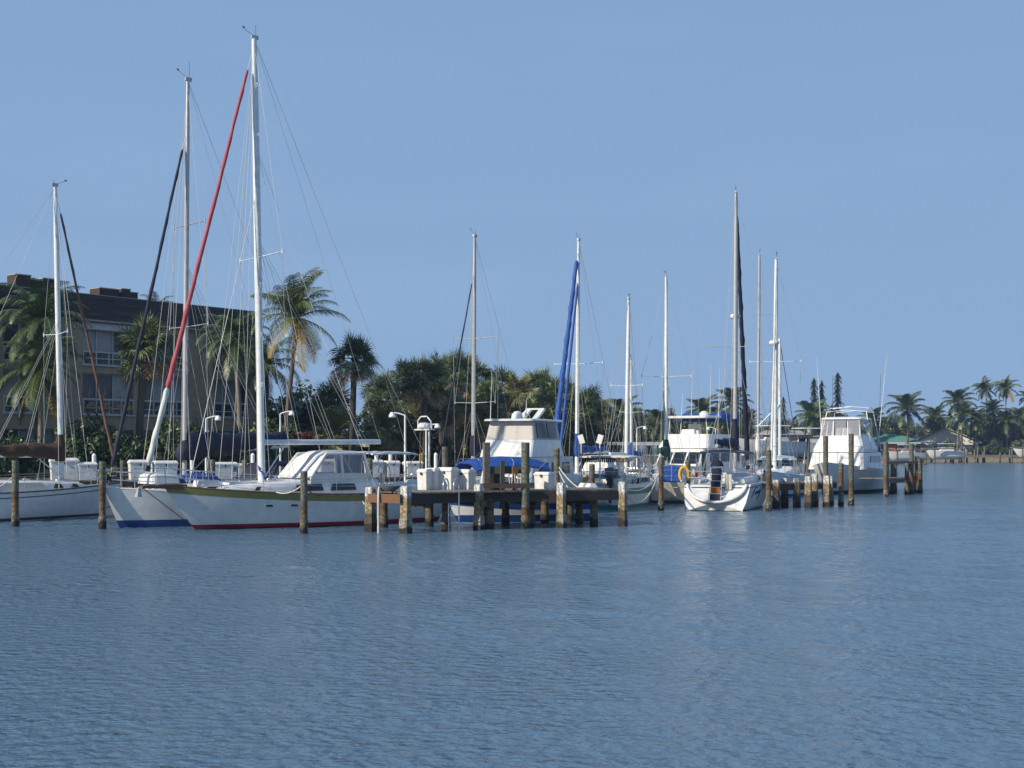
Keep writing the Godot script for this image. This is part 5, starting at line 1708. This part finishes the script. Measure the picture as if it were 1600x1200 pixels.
	# gold festive decorations on a middle balcony
	for q in [[5.35, 5.75], [6.3, 5.7], [7.2, 5.65]]:
		var g := G.new()
		g.tube([Vector3(q[0] - 0.13, q[1], 0.08), Vector3(q[0], q[1] + 0.5, 0.08), Vector3(q[0] + 0.13, q[1], 0.08), Vector3(q[0] - 0.06, q[1] + 0.18, 0.08)], 0.025, 5)
		put("gold_decoration", g, M.gold, t)
	for q in [[5.4, 5.15, 0.28], [6.3, 5.0, 0.42], [7.3, 5.1, 0.3], [7.9, 5.05, 0.25], [10.0, 5.1, 0.3]]:
		var g := G.new()
		for r in 2:
			var l := []
			for j in 9: l.append(Vector3(q[0] + cos(PI * j / 8.0) * q[2] * (1.0 - 0.35 * r), q[1] + sin(PI * j / 8.0) * q[2] * (0.9 - 0.3 * r) - 0.1, 0.10))
			g.tube(l, 0.022, 5)
		for j in 7: g.tube([Vector3(q[0] + cos(PI * j / 6.0) * q[2], q[1] + sin(PI * j / 6.0) * q[2] * 0.9 - 0.1, 0.1), Vector3(q[0] + cos(PI * j / 6.0) * q[2] * 1.35, q[1] + sin(PI * j / 6.0) * q[2] * 1.3 - 0.1, 0.1)], 0.022, 5)
		put("gold_decoration", g, M.gold, t)

# low far house: gable or hip roof
func far_house(label: String, px: float, d: float, w: float, dp: float, eave: float, ridge: float, wall: Material, roofm: Material, hip: bool, turn := 0.0, gable_front := false) -> void:
	var t := thing("house", label, "house", W(px, d, 0.0), turn, "low houses on the far shore")
	var h := w * 0.5
	box_part("wall", Vector3(0, (eave + 1.1) * 0.5, -dp * 0.5), Vector3(w, eave - 1.1, dp), wall, t)
	var g := G.new()
	var o := 0.7
	if gable_front:
		# ridge runs away from the water, gable faces it
		g.hexa([Vector3(-h - o, eave, o), Vector3(0, ridge, o), Vector3(0, ridge, -dp - o), Vector3(-h - o, eave, -dp - o), Vector3(-h - o, eave + 0.2, o), Vector3(0, ridge + 0.2, o), Vector3(0, ridge + 0.2, -dp - o), Vector3(-h - o, eave + 0.2, -dp - o)])
		g.hexa([Vector3(0, ridge, o), Vector3(h + o, eave, o), Vector3(h + o, eave, -dp - o), Vector3(0, ridge, -dp - o), Vector3(0, ridge + 0.2, o), Vector3(h + o, eave + 0.2, o), Vector3(h + o, eave + 0.2, -dp - o), Vector3(0, ridge + 0.2, -dp - o)])
		var gw := G.new()
		gw.tri(Vector3(-h, eave, 0.0), Vector3(0, ridge - 0.05, 0.0), Vector3(h, eave, 0.0))
		put("gable", gw, wall, t)
	else:
		var q := minf(dp * 0.5, h * 0.6) if hip else -o
		var a := Vector3(-h - o, eave, o)
		var b := Vector3(h + o, eave, o)
		var c := Vector3(h + o, eave, -dp - o)
		var e := Vector3(-h - o, eave, -dp - o)
		var r1 := Vector3(-h - o + q + o, ridge, -dp * 0.5)
		var r2 := Vector3(h + o - q - o, ridge, -dp * 0.5)
		g.quad(a, b, r2, r1); g.quad(c, e, r1, r2); g.tri(b, c, r2); g.tri(e, a, r1); g.quad(e, c, b, a)
	put("roof", g, roofm, t)
	box_part("eave_board", Vector3(0, eave + 0.02, 0.74), Vector3(w + 1.4, 0.26, 0.06), M.whitewall, t)
	var n := int(w / 3.0)
	for i in n:
		var x := -h + w * (i + 0.5) / n
		var fr := box_part("window", Vector3(x, 2.45, 0.03), Vector3(1.7, 1.6, 0.06), M.trim, t)
		box_part("pane", Vector3(x, 2.45, 0.05), Vector3(1.5, 1.4, 0.06), M.pane, fr)

func far_houses() -> void:
	far_house("low house with teal roof and salmon walls across the water", 1378, 250, 17, 9, 3.6, 5.5, M.salmon, M.tealroof, true)
	far_house("white gabled house with carport across the water", 1478, 252, 12, 10, 3.7, 6.5, M.whitewall, M.greyroof, false, -0.3, true)
	far_house("grey roofed wing with salmon wall between the far houses", 1428, 254, 10, 8, 3.4, 5.2, M.salmon, M.greyroof, true)
	far_house("salmon fronted house behind the sport boat's bow", 1283, 246, 9, 8, 4.2, 5.6, M.salmon, M.greyroof, false, 0.3)
	far_house("grey hip roofed house behind the white masts", 1230, 255, 16, 9, 4.0, 6.2, M.whitewall, M.greyroof, true)
	far_house("dark low house among the palms at the far bank", 1545, 262, 14, 9, 3.4, 4.9, M.greyroof, M.roof, true)
	# low service shed behind the leaning palm
	far_house("low dark roofed shed behind the leaning coconut palm", 470, 82, 7.5, 4, 3.0, 3.9, M.brick, M.roof, true)
	far_house("low dark garden pavilion behind the tall sabal palm", 575, 88, 5.0, 4, 2.9, 3.6, M.brick, M.roof2, true)
	# garden chairs on the far bank
	var i := 0
	for px in [1403, 1411]:
		var c := thing("garden_chair", ["red garden chair on the far bank by the salmon wall", "second red garden chair, closer to the white cruiser"][i], "chair", W(px, 243.5, 1.36), 0.4, "red garden chairs")
		box_part("seat", Vector3(0, 0.42, 0), Vector3(0.8, 0.08, 0.7), M.red, c)
		box_part("backrest", Vector3(0, 0.95, -0.33), Vector3(0.8, 1.0, 0.08), M.red, c)
		for x in [-0.35, 0.35]:
			for z in [-0.3, 0.3]: box_part("leg", Vector3(x, 0.19, z), Vector3(0.08, 0.38, 0.08), M.red, c)
		i += 1

# ---------------------------------------------------------------- plants
const ORD := ["first", "second", "third", "fourth", "fifth", "sixth", "seventh", "eighth", "ninth", "tenth", "eleventh", "twelfth", "thirteenth", "fourteenth", "fifteenth", "sixteenth", "seventeenth", "eighteenth", "nineteenth", "twentieth", "twenty-first", "twenty-second", "twenty-third", "twenty-fourth", "twenty-fifth", "twenty-sixth", "twenty-seventh", "twenty-eighth", "twenty-ninth", "thirtieth", "thirty-first", "thirty-second", "thirty-third", "thirty-fourth", "thirty-fifth", "thirty-sixth", "thirty-seventh", "thirty-eighth", "thirty-ninth", "fortieth", "forty-first", "forty-second", "forty-third", "forty-fourth", "forty-fifth", "forty-sixth", "forty-seventh", "forty-eighth", "forty-ninth", "fiftieth", "fifty-first", "fifty-second", "fifty-third", "fifty-fourth", "fifty-fifth"]
var fronds := {}      # shared meshes

func tone(v: float) -> Color:
	var k := rnd(1.0 - v, 1.0 + v)
	return Color(k * rnd(0.92, 1.12), k, k * rnd(0.85, 1.1))

# feathered frond leaving along +x
func frond_mesh(ln: float, elev: float, curl: float, leaf: float, n: int, hang: float, wide := 0.021) -> ArrayMesh:
	var g := G.new()
	var pts := []
	var p := Vector3.ZERO
	var a := elev
	var st := ln / n
	for i in n + 1:
		pts.append(p)
		p += Vector3(cos(a), sin(a), rnd(-0.04, 0.04)) * st
		a -= curl / n * (0.5 + 1.0 * i / n)
	g.col = Color(1.5, 1.25, 1.0)
	var rad := []
	for i in n + 1: rad.append(0.045 * (1.0 - 0.85 * i / n))
	g.tube(pts, rad, 4)
	for i in range(2, n + 1):
		var t := float(i) / n
		var al: Vector3 = (pts[i] - pts[i - 1]).normalized()
		for s in [1.0, -1.0]:
			for h in 2:
				var l := leaf * pow(sin(PI * clampf(0.12 + t * 0.86, 0.0, 1.0)), 0.55) * rnd(0.8, 1.1)
				var o: Vector3 = pts[i].lerp(pts[i - 1], 0.5 * h)
				var d := (Vector3(0, 0, s) * 0.85 + al * rnd(0.45, 0.75) + Vector3(0, rnd(-0.1, 0.3) - hang * 0.35, 0)).normalized()
				var m := o + d * l * 0.5
				var e := m + (d + Vector3(0, -hang - rnd(0.1, 0.5), 0)).normalized() * l * 0.5
				var w := al * wide
				g.col = tone(0.25)
				g.quad(o - w, o + w, m + w * 0.9, m - w * 0.9)
				g.tri(m - w * 0.9, m + w * 0.9, e)
	return g.mesh()

# fan leaf of a cabbage palm leaving along +x
func fan_mesh(stalk: float, r: float, elev: float, droop: float) -> ArrayMesh:
	var g := G.new()
	var d0 := Vector3(cos(elev), sin(elev), 0)
	var tip := d0 * stalk + Vector3(0, -0.08 * stalk * droop, 0)
	g.col = Color(1.5, 1.3, 1.0)
	g.tube([Vector3.ZERO, d0 * stalk * 0.6, tip], [0.03, 0.022, 0.018], 4)
	var d := (d0 + Vector3(0, -0.25 * droop, 0)).normalized()
	var side := Vector3(0, 0, 1)
	var n := 26
	for k in n:
		var a := lerpf(-2.3, 2.3, (k + 0.5) / n)
		var l := r * (1.0 - 0.10 * absf(a)) * rnd(0.8, 1.1)
		var o := (d * cos(a) + side * sin(a)).normalized()
		var w := (side * cos(a) - d * sin(a)).normalized()
		var up := d.cross(side).normalized()
		if up.y < 0: up = -up
		var bw := r * 0.034
		var m := tip + o * l * 0.5 + up * rnd(0.0, 0.12) * r - Vector3(0, 0.12 * r * absf(sin(a)), 0)
		var e := m + (o + Vector3(rnd(-0.2, 0.2), -droop * rnd(0.5, 1.5), rnd(-0.2, 0.2))).normalized() * l * 0.5
		g.col = tone(0.35)
		g.tri(tip, m + w * bw - up * 0.03, m)
		g.tri(tip, m, m - w * bw - up * 0.03)
		g.tri(m - w * bw * 0.9 - up * 0.03, m + w * bw * 0.9 - up * 0.03, e)
	return g.mesh()

func make_fronds() -> void:
	rng.seed = 11
	var i := 0
	for q in [[1.35, 1.5], [1.0, 1.7], [0.6, 1.7], [0.2, 1.5], [-0.35, 1.1], [-0.95, 0.5]]:
		fronds["coco%d" % i] = frond_mesh(3.5, q[0], q[1], 0.95, 26, 0.75)
		fronds["far%d" % i] = frond_mesh(3.5, q[0], q[1], 1.05, 20, 0.65, 0.06)
		fronds["queen%d" % i] = frond_mesh(3.0, q[0], q[1] * 1.15, 0.7, 28, 0.7)
		i += 1
	i = 0
	for q in [[1.35, 0.3], [1.0, 0.45], [0.62, 0.6], [0.25, 0.8], [-0.15, 0.9], [-0.6, 0.9], [-1.1, 0.6]]:
		for k in 3: fronds["fan%d_%d" % [i, k]] = fan_mesh(rnd(0.75, 1.0), rnd(0.85, 1.0), q[0] + rnd(-0.1, 0.1), q[1])
		i += 1
	for k in 5: fronds["cloud%d" % k] = leaf_cloud(2600, 34, 0.066)
	for k in 3: fronds["wide%d" % k] = leaf_cloud(2000, 28, 0.085)
	for k in 2: fronds["needles%d" % k] = needle_column()

# leaves gathered in clumps through a ball of radius one
func leaf_cloud(n: int, clumps: int, size: float) -> ArrayMesh:
	var g := G.new()
	var cs := []
	for i in clumps:
		var d := Vector3(rnd(-1, 1), rnd(-0.7, 1), rnd(-1, 1))
		d = d.normalized() * pow(rnd(0.1, 1.0), 0.5) * 0.8
		cs.append([d, rnd(0.16, 0.34)])
	for i in n:
		var c: Array = cs[i % clumps]
		var d: Vector3 = Vector3(rng.randfn(0, 1), rng.randfn(0, 0.8), rng.randfn(0, 1)).normalized() * c[1] * pow(rng.randf(), 0.4)
		var p: Vector3 = c[0] + d
		var nrm: Vector3 = (d.normalized() + Vector3(rnd(-0.7, 0.7), rnd(-0.2, 1.0), rnd(-0.7, 0.7))).normalized()
		var a := nrm.cross(Vector3(rnd(-1, 1), rnd(-1, 1), rnd(-1, 1))).normalized()
		var b := nrm.cross(a)
		var s := size * rnd(0.7, 1.3)
		g.col = tone(0.3)
		g.quad(p - a * s, p + b * s * 0.5, p + a * s, p - b * s * 0.5)
	return g.mesh()

func needle_column() -> ArrayMesh:
	# slim conifer of height one: short whorls of drooping needle sprays, gaps between
	var g := G.new()
	for i in 40:
		var y := 0.10 + 0.89 * i / 40.0
		var r := 0.165 * (1.0 - 0.72 * i / 40.0) * rnd(0.4, 1.1)
		for k in 9:
			var a := rnd(0, TAU)
			var o := Vector3(cos(a), 0, sin(a))
			for j in 5:
				var p := o * r * (0.2 + 0.2 * j) + Vector3(0, y - 0.012 * j + rnd(-0.01, 0.01), 0)
				var w := Vector3(-o.z, rnd(-0.6, 0.6), o.x).normalized() * 0.008
				g.col = tone(0.3)
				g.quad(p - w, p + o * 0.02, p + w, p - o * 0.01 + Vector3(0, 0.018, 0))
	return g.mesh()

func trunk_mesh_palm(pts: Array, r0: float, r1: float) -> G:
	var g := G.new()
	var c := []
	var rad := []
	var n := 22
	for i in n + 1:
		var t := float(i) / n
		var f := t * (pts.size() - 1)
		var k := mini(int(f), pts.size() - 2)
		var p: Vector3 = pts[k].lerp(pts[k + 1], f - k)
		c.append(p)
		rad.append(lerpf(r0, r1, t) * (1.0 + (0.35 * pow(1.0 - t, 8.0))) * (1.0 + 0.05 * (i % 2)))
	g.tube(c, rad, 10)
	return g

func smooth_path(pts: Array) -> Array:
	var c := Curve3D.new()
	for i in pts.size():
		var tn: Vector3 = (pts[mini(i + 1, pts.size() - 1)] - pts[maxi(i - 1, 0)]) * 0.25
		c.add_point(pts[i], -tn, tn)
	var out := []
	for k in 13: out.append(c.sample_baked(c.get_baked_length() * k / 12.0))
	return out

func sabal(label: String, px: float, d: float, top: float, grp: String, lm: Material, tm: Material, n := 34, size := 1.0, lean := 0.0, base := 1.1) -> void:
	var t := thing("sabal_palm", label, "palm tree", W(px, d, base), rnd(0, TAU), grp)
	var lw := Vector3(lean, 0, 0).rotated(Vector3.UP, -t.rotation.y)
	var h := top - base - 0.9 * size
	put("trunk", trunk_mesh_palm(smooth_path([Vector3.ZERO, lw * 0.3 + Vector3(0, h * 0.5, 0), lw + Vector3(0, h, 0)]), 0.20, 0.17), tm, t)
	for i in n:
		var e := i * 7 / n
		var o := put("frond", fronds["fan%d_%d" % [e, i % 3]], lm if e < 6 else M.deadleaf, t)
		var sc := size * rnd(0.85, 1.12)
		o.transform = Transform3D((Basis(Vector3.UP, i * 2.4 + rnd(-0.4, 0.4)) * Basis(Vector3(0, 0, 1), rnd(-0.3, 0.3)) * Basis(Vector3(1, 0, 0), rnd(-0.7, 0.7))).scaled(Vector3.ONE * sc), lw + Vector3(0, h + rnd(-0.25, 0.2), 0))

func coco(label: String, px: float, d: float, path: Array, grp: String, kind: String, lm: Material, tm: Material, n := 20, size := 1.0, blow := 0.0, yellow := 0, base := 1.1, skew := 1.0) -> Node3D:
	var t := thing("feather_palm" if kind == "queen" else "coconut_palm", label, "palm tree", W(px, d, base), 0.0, grp)
	var sp := smooth_path(path)
	put("trunk", trunk_mesh_palm(sp, 0.17 * size, 0.12 * size), tm, t)
	var top: Vector3 = sp[sp.size() - 1]
	for i in n:
		var e := mini(5, int(pow(float(i) / n, skew) * 6.0))
		var lmx := lm
		if i >= n - yellow: lmx = M.cocoyellow
		var o := put("frond", fronds["%s%d" % [kind, e]], lmx, t)
		var ang := i * 2.4 + rnd(-0.3, 0.3)
		# wind from the right: fronds swing over to the left
		var bs := Basis(Vector3.UP, ang).scaled(Vector3.ONE * size * rnd(0.85, 1.1))
		if blow != 0.0: bs = Basis(Vector3(0, 0, 1), blow * (1.0 if e < 4 else 0.3)) * bs
		o.transform = Transform3D(bs, top + Vector3(0, 0.05, 0))
	return t

func bush(called: String, label: String, cat: String, px: float, d: float, size: Vector3, lm: Material, grp: String, mesh: String, base := 1.1) -> void:
	var t := thing(called, label, cat, W(px, d, base), rnd(0, TAU), grp)
	var o := put("foliage", fronds[mesh], lm, t)
	o.scale = size
	o.position.y = size.y * 0.62
	for k in 3:
		var a := TAU * k / 3.0
		tube_part("stem", [Vector3.ZERO, Vector3(cos(a) * size.x * 0.25, size.y * 0.7, sin(a) * size.z * 0.25)], [0.05, 0.02], M.trunkdark, t, 5)

func tree(label: String, px: float, d: float, top: float, w: float, lm: Material, grp: String, v: int, base := 1.1) -> void:
	var t := thing("broadleaf_tree", label, "tree", W(px, d, base), rnd(0, TAU), grp)
	var h := top - base
	var trunk := G.new()
	trunk.tube([Vector3.ZERO, Vector3(0.1, h * 0.35, 0), Vector3(0.0, h * 0.7, 0.1)], [0.22, 0.17, 0.08], 8)
	for k in 4:
		var a := TAU * k / 4.0 + 0.4
		trunk.tube([Vector3(0.08, h * 0.32, 0), Vector3(cos(a) * w * 0.25, h * 0.55, sin(a) * w * 0.25), Vector3(cos(a) * w * 0.4, h * 0.75, sin(a) * w * 0.4)], [0.11, 0.07, 0.03], 6)
	put("trunk", trunk, M.trunkdark, t)
	var o := put("crown", fronds["cloud%d" % (v % 5)], lm, t)
	o.scale = Vector3(w * 0.5, h * 0.42, w * 0.5)
	o.position.y = h * 0.62
	var o2 := put("crown", fronds["wide%d" % (v % 3)], lm, t)
	o2.scale = Vector3(w * 0.46, h * 0.34, w * 0.46)
	o2.position = Vector3(0.0, h * 0.45, 0.0)

func near_plants() -> void:
	rng.seed = 5
	var g1 := "palms along the near shore"
	# the leaning coconut palm with yellow lower fronds
	var t := coco("tall leaning coconut palm with windblown crown and yellow hanging fronds", 444, 74.0, [Vector3(0, 0, 0), Vector3(0.1, 2.6, 0), Vector3(0.42, 6.0, 0), Vector3(0.80, 9.2, 0)], g1, "coco", M.coco, M.trunk, 38, 0.92, 0.34, 6, 1.1, 1.9)
	for k in 7:
		var g := G.new()
		g.lathe(Vector3.ZERO, [[0.0, 0.26], [0.09, 0.22], [0.13, 0.12], [0.08, 0.02], [0.0, 0.0]], 8)
		var o := put("coconut", g, M.gold, t)
		o.position = Vector3(0.80 + 0.28 * cos(k * 0.9), 8.75 + 0.12 * sin(k * 2.0), 0.28 * sin(k * 0.9))
	coco("feathery queen palm in front of the apartment block by the brown furled sail", 62, 64.8, [Vector3(0, 0, 0), Vector3(0.05, 3.0, 0), Vector3(0.0, 5.6, 0)], g1, "queen", M.leafmid, M.trunkpale, 34, 0.9, 0.0, 2)
	coco("taller feathery palm crown above the roof line near the frame's edge", 60, 66.2, [Vector3(0, 0, 0), Vector3(0.0, 4.2, 0), Vector3(0.2, 8.3, 0)], g1, "queen", M.sabaldark, M.trunk, 36, 1.05, 0.0, 0)
	coco("feathery palm at the apartment block's far corner", 374, 75.0, [Vector3(0, 0, 0), Vector3(0.0, 3.8, 0), Vector3(-0.3, 8.0, 0)], g1, "queen", M.sabaldark, M.trunkpale, 32, 1.0, 0.0, 0)
	coco("feathery palm behind the big white mast", 415, 79.0, [Vector3(0, 0, 0), Vector3(0.0, 3.4, 0), Vector3(0.1, 6.8, 0)], g1, "queen", M.sabaldark, M.trunk, 22, 0.95, 0.0, 0)
	coco("palm crown just showing above the apartment roof", 240, 98.0, [Vector3(0, 0, 0), Vector3(0.0, 6.0, 0), Vector3(0.2, 12.1, 0)], g1, "queen", M.sabaldark, M.trunk, 18, 0.8, 0.0, 0)
	sabal("cabbage palm with thick trunk before the apartment block's middle bay", 216, 67.5, 9.1, g1, M.sabal, M.trunk, 60, 1.12, 0.35)
	sabal("dark trunked cabbage palm standing clear against the sky", 550, 76.5, 9.1, g1, M.sabaldark, M.trunkdark, 46, 1.05, 0.15)
	sabal("cabbage palm with pale trunk behind the white dock lamp", 663, 79.0, 8.0, g1, M.sabal, M.trunk, 46, 1.1, 0.0)
	# the crowded palm grove behind the boats
	var g2 := "cabbage palms in the grove behind the boats"
	var k := 0
	for q in [[503, 84, 5.6], [520, 82, 6.6], [528, 78, 4.6], [590, 95, 7.7], [607, 84, 7.2], [610, 80, 5.0], [632, 90, 8.4], [640, 82, 5.4], [672, 92, 7.4], [690, 88, 8.9], [700, 80, 6.2], [717, 83, 8.6], [735, 82, 5.6], [742, 92, 8.9], [765, 86, 7.0], [775, 84, 5.3], [786, 95, 8.3], [812, 90, 7.6], [820, 88, 5.6], [838, 98, 8.4], [850, 90, 5.4], [858, 92, 7.4], [880, 97, 7.7], [885, 92, 5.2], [905, 96, 6.8], [915, 96, 4.9], [922, 100, 6.9], [938, 106, 6.5]]:
		sabal("cabbage palm, %s of the grove counted from the leaning coconut palm" % ORD[k], q[0], q[1], q[2], g2, [M.sabal, M.sabaldark, M.sabalyellow, M.sabal, M.sabaldark][k % 5], M.trunk if k % 2 else M.trunkdark, 40, 1.05 + 0.12 * sin(k * 1.7))
		k += 1
	# understorey
	var g3 := "shrubs along the near shore"
	k = 0
	for q in [[5, 63.6, 1.3, 2.2], [35, 64.2, 1.4, 2.3], [95, 65, 1.0, 1.5], [120, 65.2, 1.5, 2.9], [145, 65.8, 1.6, 3.3], [172, 66.0, 1.4, 2.9], [200, 66.2, 1.2, 2.5], [245, 66.8, 1.5, 2.8], [272, 67.3, 1.6, 3.3], [298, 68, 1.4, 3.0], [335, 69, 1.4, 2.6], [365, 71, 1.3, 2.3], [395, 82, 2.4, 5.0], [400, 73, 1.5, 2.6], [425, 76, 2.0, 3.4], [480, 86, 2.6, 5.4], [500, 80, 1.6, 2.6], [585, 84, 1.6, 2.2], [600, 92, 2.4, 4.6], [615, 88, 1.6, 2.2], [640, 90, 1.6, 2.0], [660, 94, 2.4, 4.8], [690, 92, 1.6, 2.2], [720, 93, 1.8, 2.4], [750, 94, 1.8, 2.6], [790, 90, 2.4, 4.2], [830, 92, 2.4, 4.0], [865, 94, 2.4, 4.2], [900, 97, 2.2, 3.8], [930, 101, 2.2, 3.6]]:
		bush("shrub", "leafy green shrub, %s along the near shore counted from the apartment side" % ORD[k], "shrub", q[0], q[1], Vector3(q[2] * 1.25, q[3] * 0.72, q[2]), [M.leaf, M.leaf, M.leafmid][k % 3], g3, "cloud%d" % (k % 5))
		k += 1
	bush("shrub", "rust red leaved shrub below the navy furled sail", "shrub", 202, 63.8, Vector3(0.9, 0.5, 0.8), M.leafrust, g3, "cloud2")
	bush("shrub", "yellow green shrub left of the rust red one", "shrub", 172, 63.5, Vector3(1.0, 0.6, 0.8), M.leafyellow, g3, "cloud1")
	bush("shrub", "low orange leaved bush on the shed roof line", "shrub", 482, 78, Vector3(1.3, 0.6, 1.0), M.leafrust, g3, "cloud4", 3.0)
	# leafy trees between the palms
	var g4 := "leafy trees behind the near shore"
	k = 0
	for q in [[440, 84, 6.6, 6.0], [488, 90, 7.4, 6.5], [598, 100, 6.5, 6.0], [700, 102, 8.0, 7.0], [760, 104, 8.2, 8.0], [815, 106, 8.2, 8.0], [862, 108, 8.0, 8.0], [905, 110, 7.4, 7.0], [930, 114, 6.6, 6.0]]:
		tree(["round leafy tree behind the leaning palm", "tall leafy tree right of the leaning palm", "leafy tree behind the radar pole", "dark leafy tree behind the dull mast", "broad dark tree above the awning", "broad dark tree above the cruiser's roof", "broad dark tree behind the grove", "leafy tree behind the blue furled sail", "leafy tree at the grove's end"][k], q[0], q[1], q[2], q[3], M.leafmid if k < 2 else M.leaf, g4, k)
		k += 1

func far_plants() -> void:
	rng.seed = 9
	var g := "trees along the far shore"
	var k := 0
	# tree belt to the right of the grove and along the far bank
	var px := 948.0
	while px < 1660.0:
		var d := 130.0 if px < 990 else (175.0 if px < 1060 else (215.0 if px < 1180 else 268.0 + 14.0 * sin(k * 2.1)))
		var topy := 640.0 + 9.0 * sin(k * 1.9) + 6.0 * cos(k * 0.8)
		if px > 1185 and px < 1262: topy = 655 + 6 * sin(k)
		if px > 1320: topy = 652 + 9 * sin(k * 1.3)
		if px > 1530: topy = 646 + 6 * sin(k * 1.3)
		var top := EYE + (698 - topy) / 2000.0 * d
		tree("%s far tree %s" % [["rounded", "dark", "pale", "ragged"][k % 4], "standing %s of the far tree belt, counted from the grove" % ORD[k]], px, d, top, 30.0 / 2000.0 * d * 1.25, [M.leaffar, M.leafmid, M.leaffar, M.leaf][k % 4], g, k)
		px += 16.0
		k += 1
	# palms standing out of it
	var gp := "palms along the far shore"
	var i := 0
	for q in [[975, 128, 634, 0.9, "palm above the two close white masts"], [1028, 150, 650, 0.9, "palm left of the green furled sail"], [1098, 200, 632, 1.3, "palm above the yacht's blue canopy"], [1143, 190, 618, 1.35, "windblown palm beside the black furled sail"], [1118, 210, 645, 1.1, "yellowish palm under the yacht's canopy"], [1168, 205, 650, 1.0, "palm right of the black furled sail"], [1270, 235, 638, 1.6, "drooping palm below the tall slim pines"], [1415, 247, 627, 1.7, "full palm above the teal roof"], [1462, 256, 644, 1.3, "small palm left of the white gable"], [1494, 248, 618, 1.4, "tall palm with pale curved trunk beside the white gable"], [1506, 246, 640, 1.4, "palm with browned fronds beside the gable"], [1538, 258, 600, 1.1, "tall windblown palm standing free above the far bank"], [1574, 258, 598, 1.1, "second tall windblown palm near the frame's edge"], [1549, 252, 634, 1.2, "spiky palm below the tall windblown pair"], [1526, 248, 647, 1.15, "low palm between the far palms"], [1570, 250, 650, 1.15, "low palm with rusty skirt near the frame's edge"], [1592, 254, 645, 1.2, "dark palm at the frame's edge"], [1606, 262, 616, 1.1, "palm cut by the frame's edge"], [1365, 254, 648, 1.4, "palm behind the outrigger"]]:
		var hh: float = EYE + (698 - q[2]) / 2000.0 * q[1] - 1.1 - 1.0 * q[3]
		coco(q[4], q[0], q[1], [Vector3.ZERO, Vector3(0.5 if i % 2 else -0.4, hh * 0.5, 0), Vector3(0.3 if i % 2 else -0.1, hh, 0)], gp, "far", M.leaffar if i % 2 else M.leafmid, M.trunkpale if i % 3 == 0 else M.trunk, 24, q[3] * 0.8, 0.6 if q[2] < 610 else 0.12, 1 if i % 4 == 0 else 0, 1.1, 1.5)
		i += 1
	# slim tall pines
	i = 0
	for q in [[1272, 240, 588, "slim pine behind the ketch's outrigger lines"], [1284, 242, 592, "slim pine close beside the first"], [1309, 245, 579, "tall free standing slim pine above the sport boat"], [1224, 236, 618, "short slim pine behind the ketch's second mast"], [1300, 250, 630, "small slim pine between the tall ones"]]:
		var h: float = EYE + (698 - q[2]) / 2000.0 * q[1] - 1.1
		var t := thing("slim_pine", q[3], "pine tree", W(q[0], q[1], 1.1), i * 1.3, "slim pines on the far shore")
		tube_part("trunk", [Vector3.ZERO, Vector3(0, h * 0.97, 0)], [0.22, 0.04], M.trunkdark, t, 6)
		var o := put("foliage", fronds["needles%d" % (i % 2)], M.pine, t)
		o.scale = Vector3(h * 0.85, h, h * 0.85)
		i += 1
	# a taller thicket behind the right bank
	i = 0
	for q in [[1512, 256, 5.2], [1530, 257, 5.6], [1548, 256, 6.2], [1566, 257, 6.4], [1584, 256, 6.2], [1602, 257, 6.4], [1620, 257, 6.0]]:
		tree("dense low tree of the thicket behind the far seawall, %s from the white gable" % ORD[i], q[0], q[1], q[2], 4.6, M.leaf if i % 2 else M.leaffar, g, i + 2)
		i += 1
	# shrubs on the far bank
	i = 0
	for q in [[1470, 244.5], [1482, 244.5], [1525, 246], [1540, 246], [1553, 246], [1566, 246], [1580, 246], [1594, 246], [1610, 246], [1330, 246], [1300, 243]]:
		bush("shrub", "dark shrub %s along the far seawall" % ["under the gable", "at the curved palm's foot", "beyond the curved palm", "by the low palms", "below the tall pair", "before the dark house", "past the dark house", "near the hung boat", "at the frame's edge", "behind the sport boat", "by the salmon house"][i], "shrub", q[0], q[1], Vector3(2.2, 1.7 + 0.6 * sin(i * 2.0), 1.4), M.leaf if i % 2 else M.leaffar, "shrubs on the far bank", "cloud%d" % (i % 5))
		i += 1

func _ready() -> void:
	rng.seed = 1
	camera_and_light()
	materials()
	setting()
	apartment_block()
	far_houses()
	piers()
	free_piles()
	sailing_boats()
	motor_boats()
	make_fronds()
	near_plants()
	far_plants()
	lamps_and_ropes()
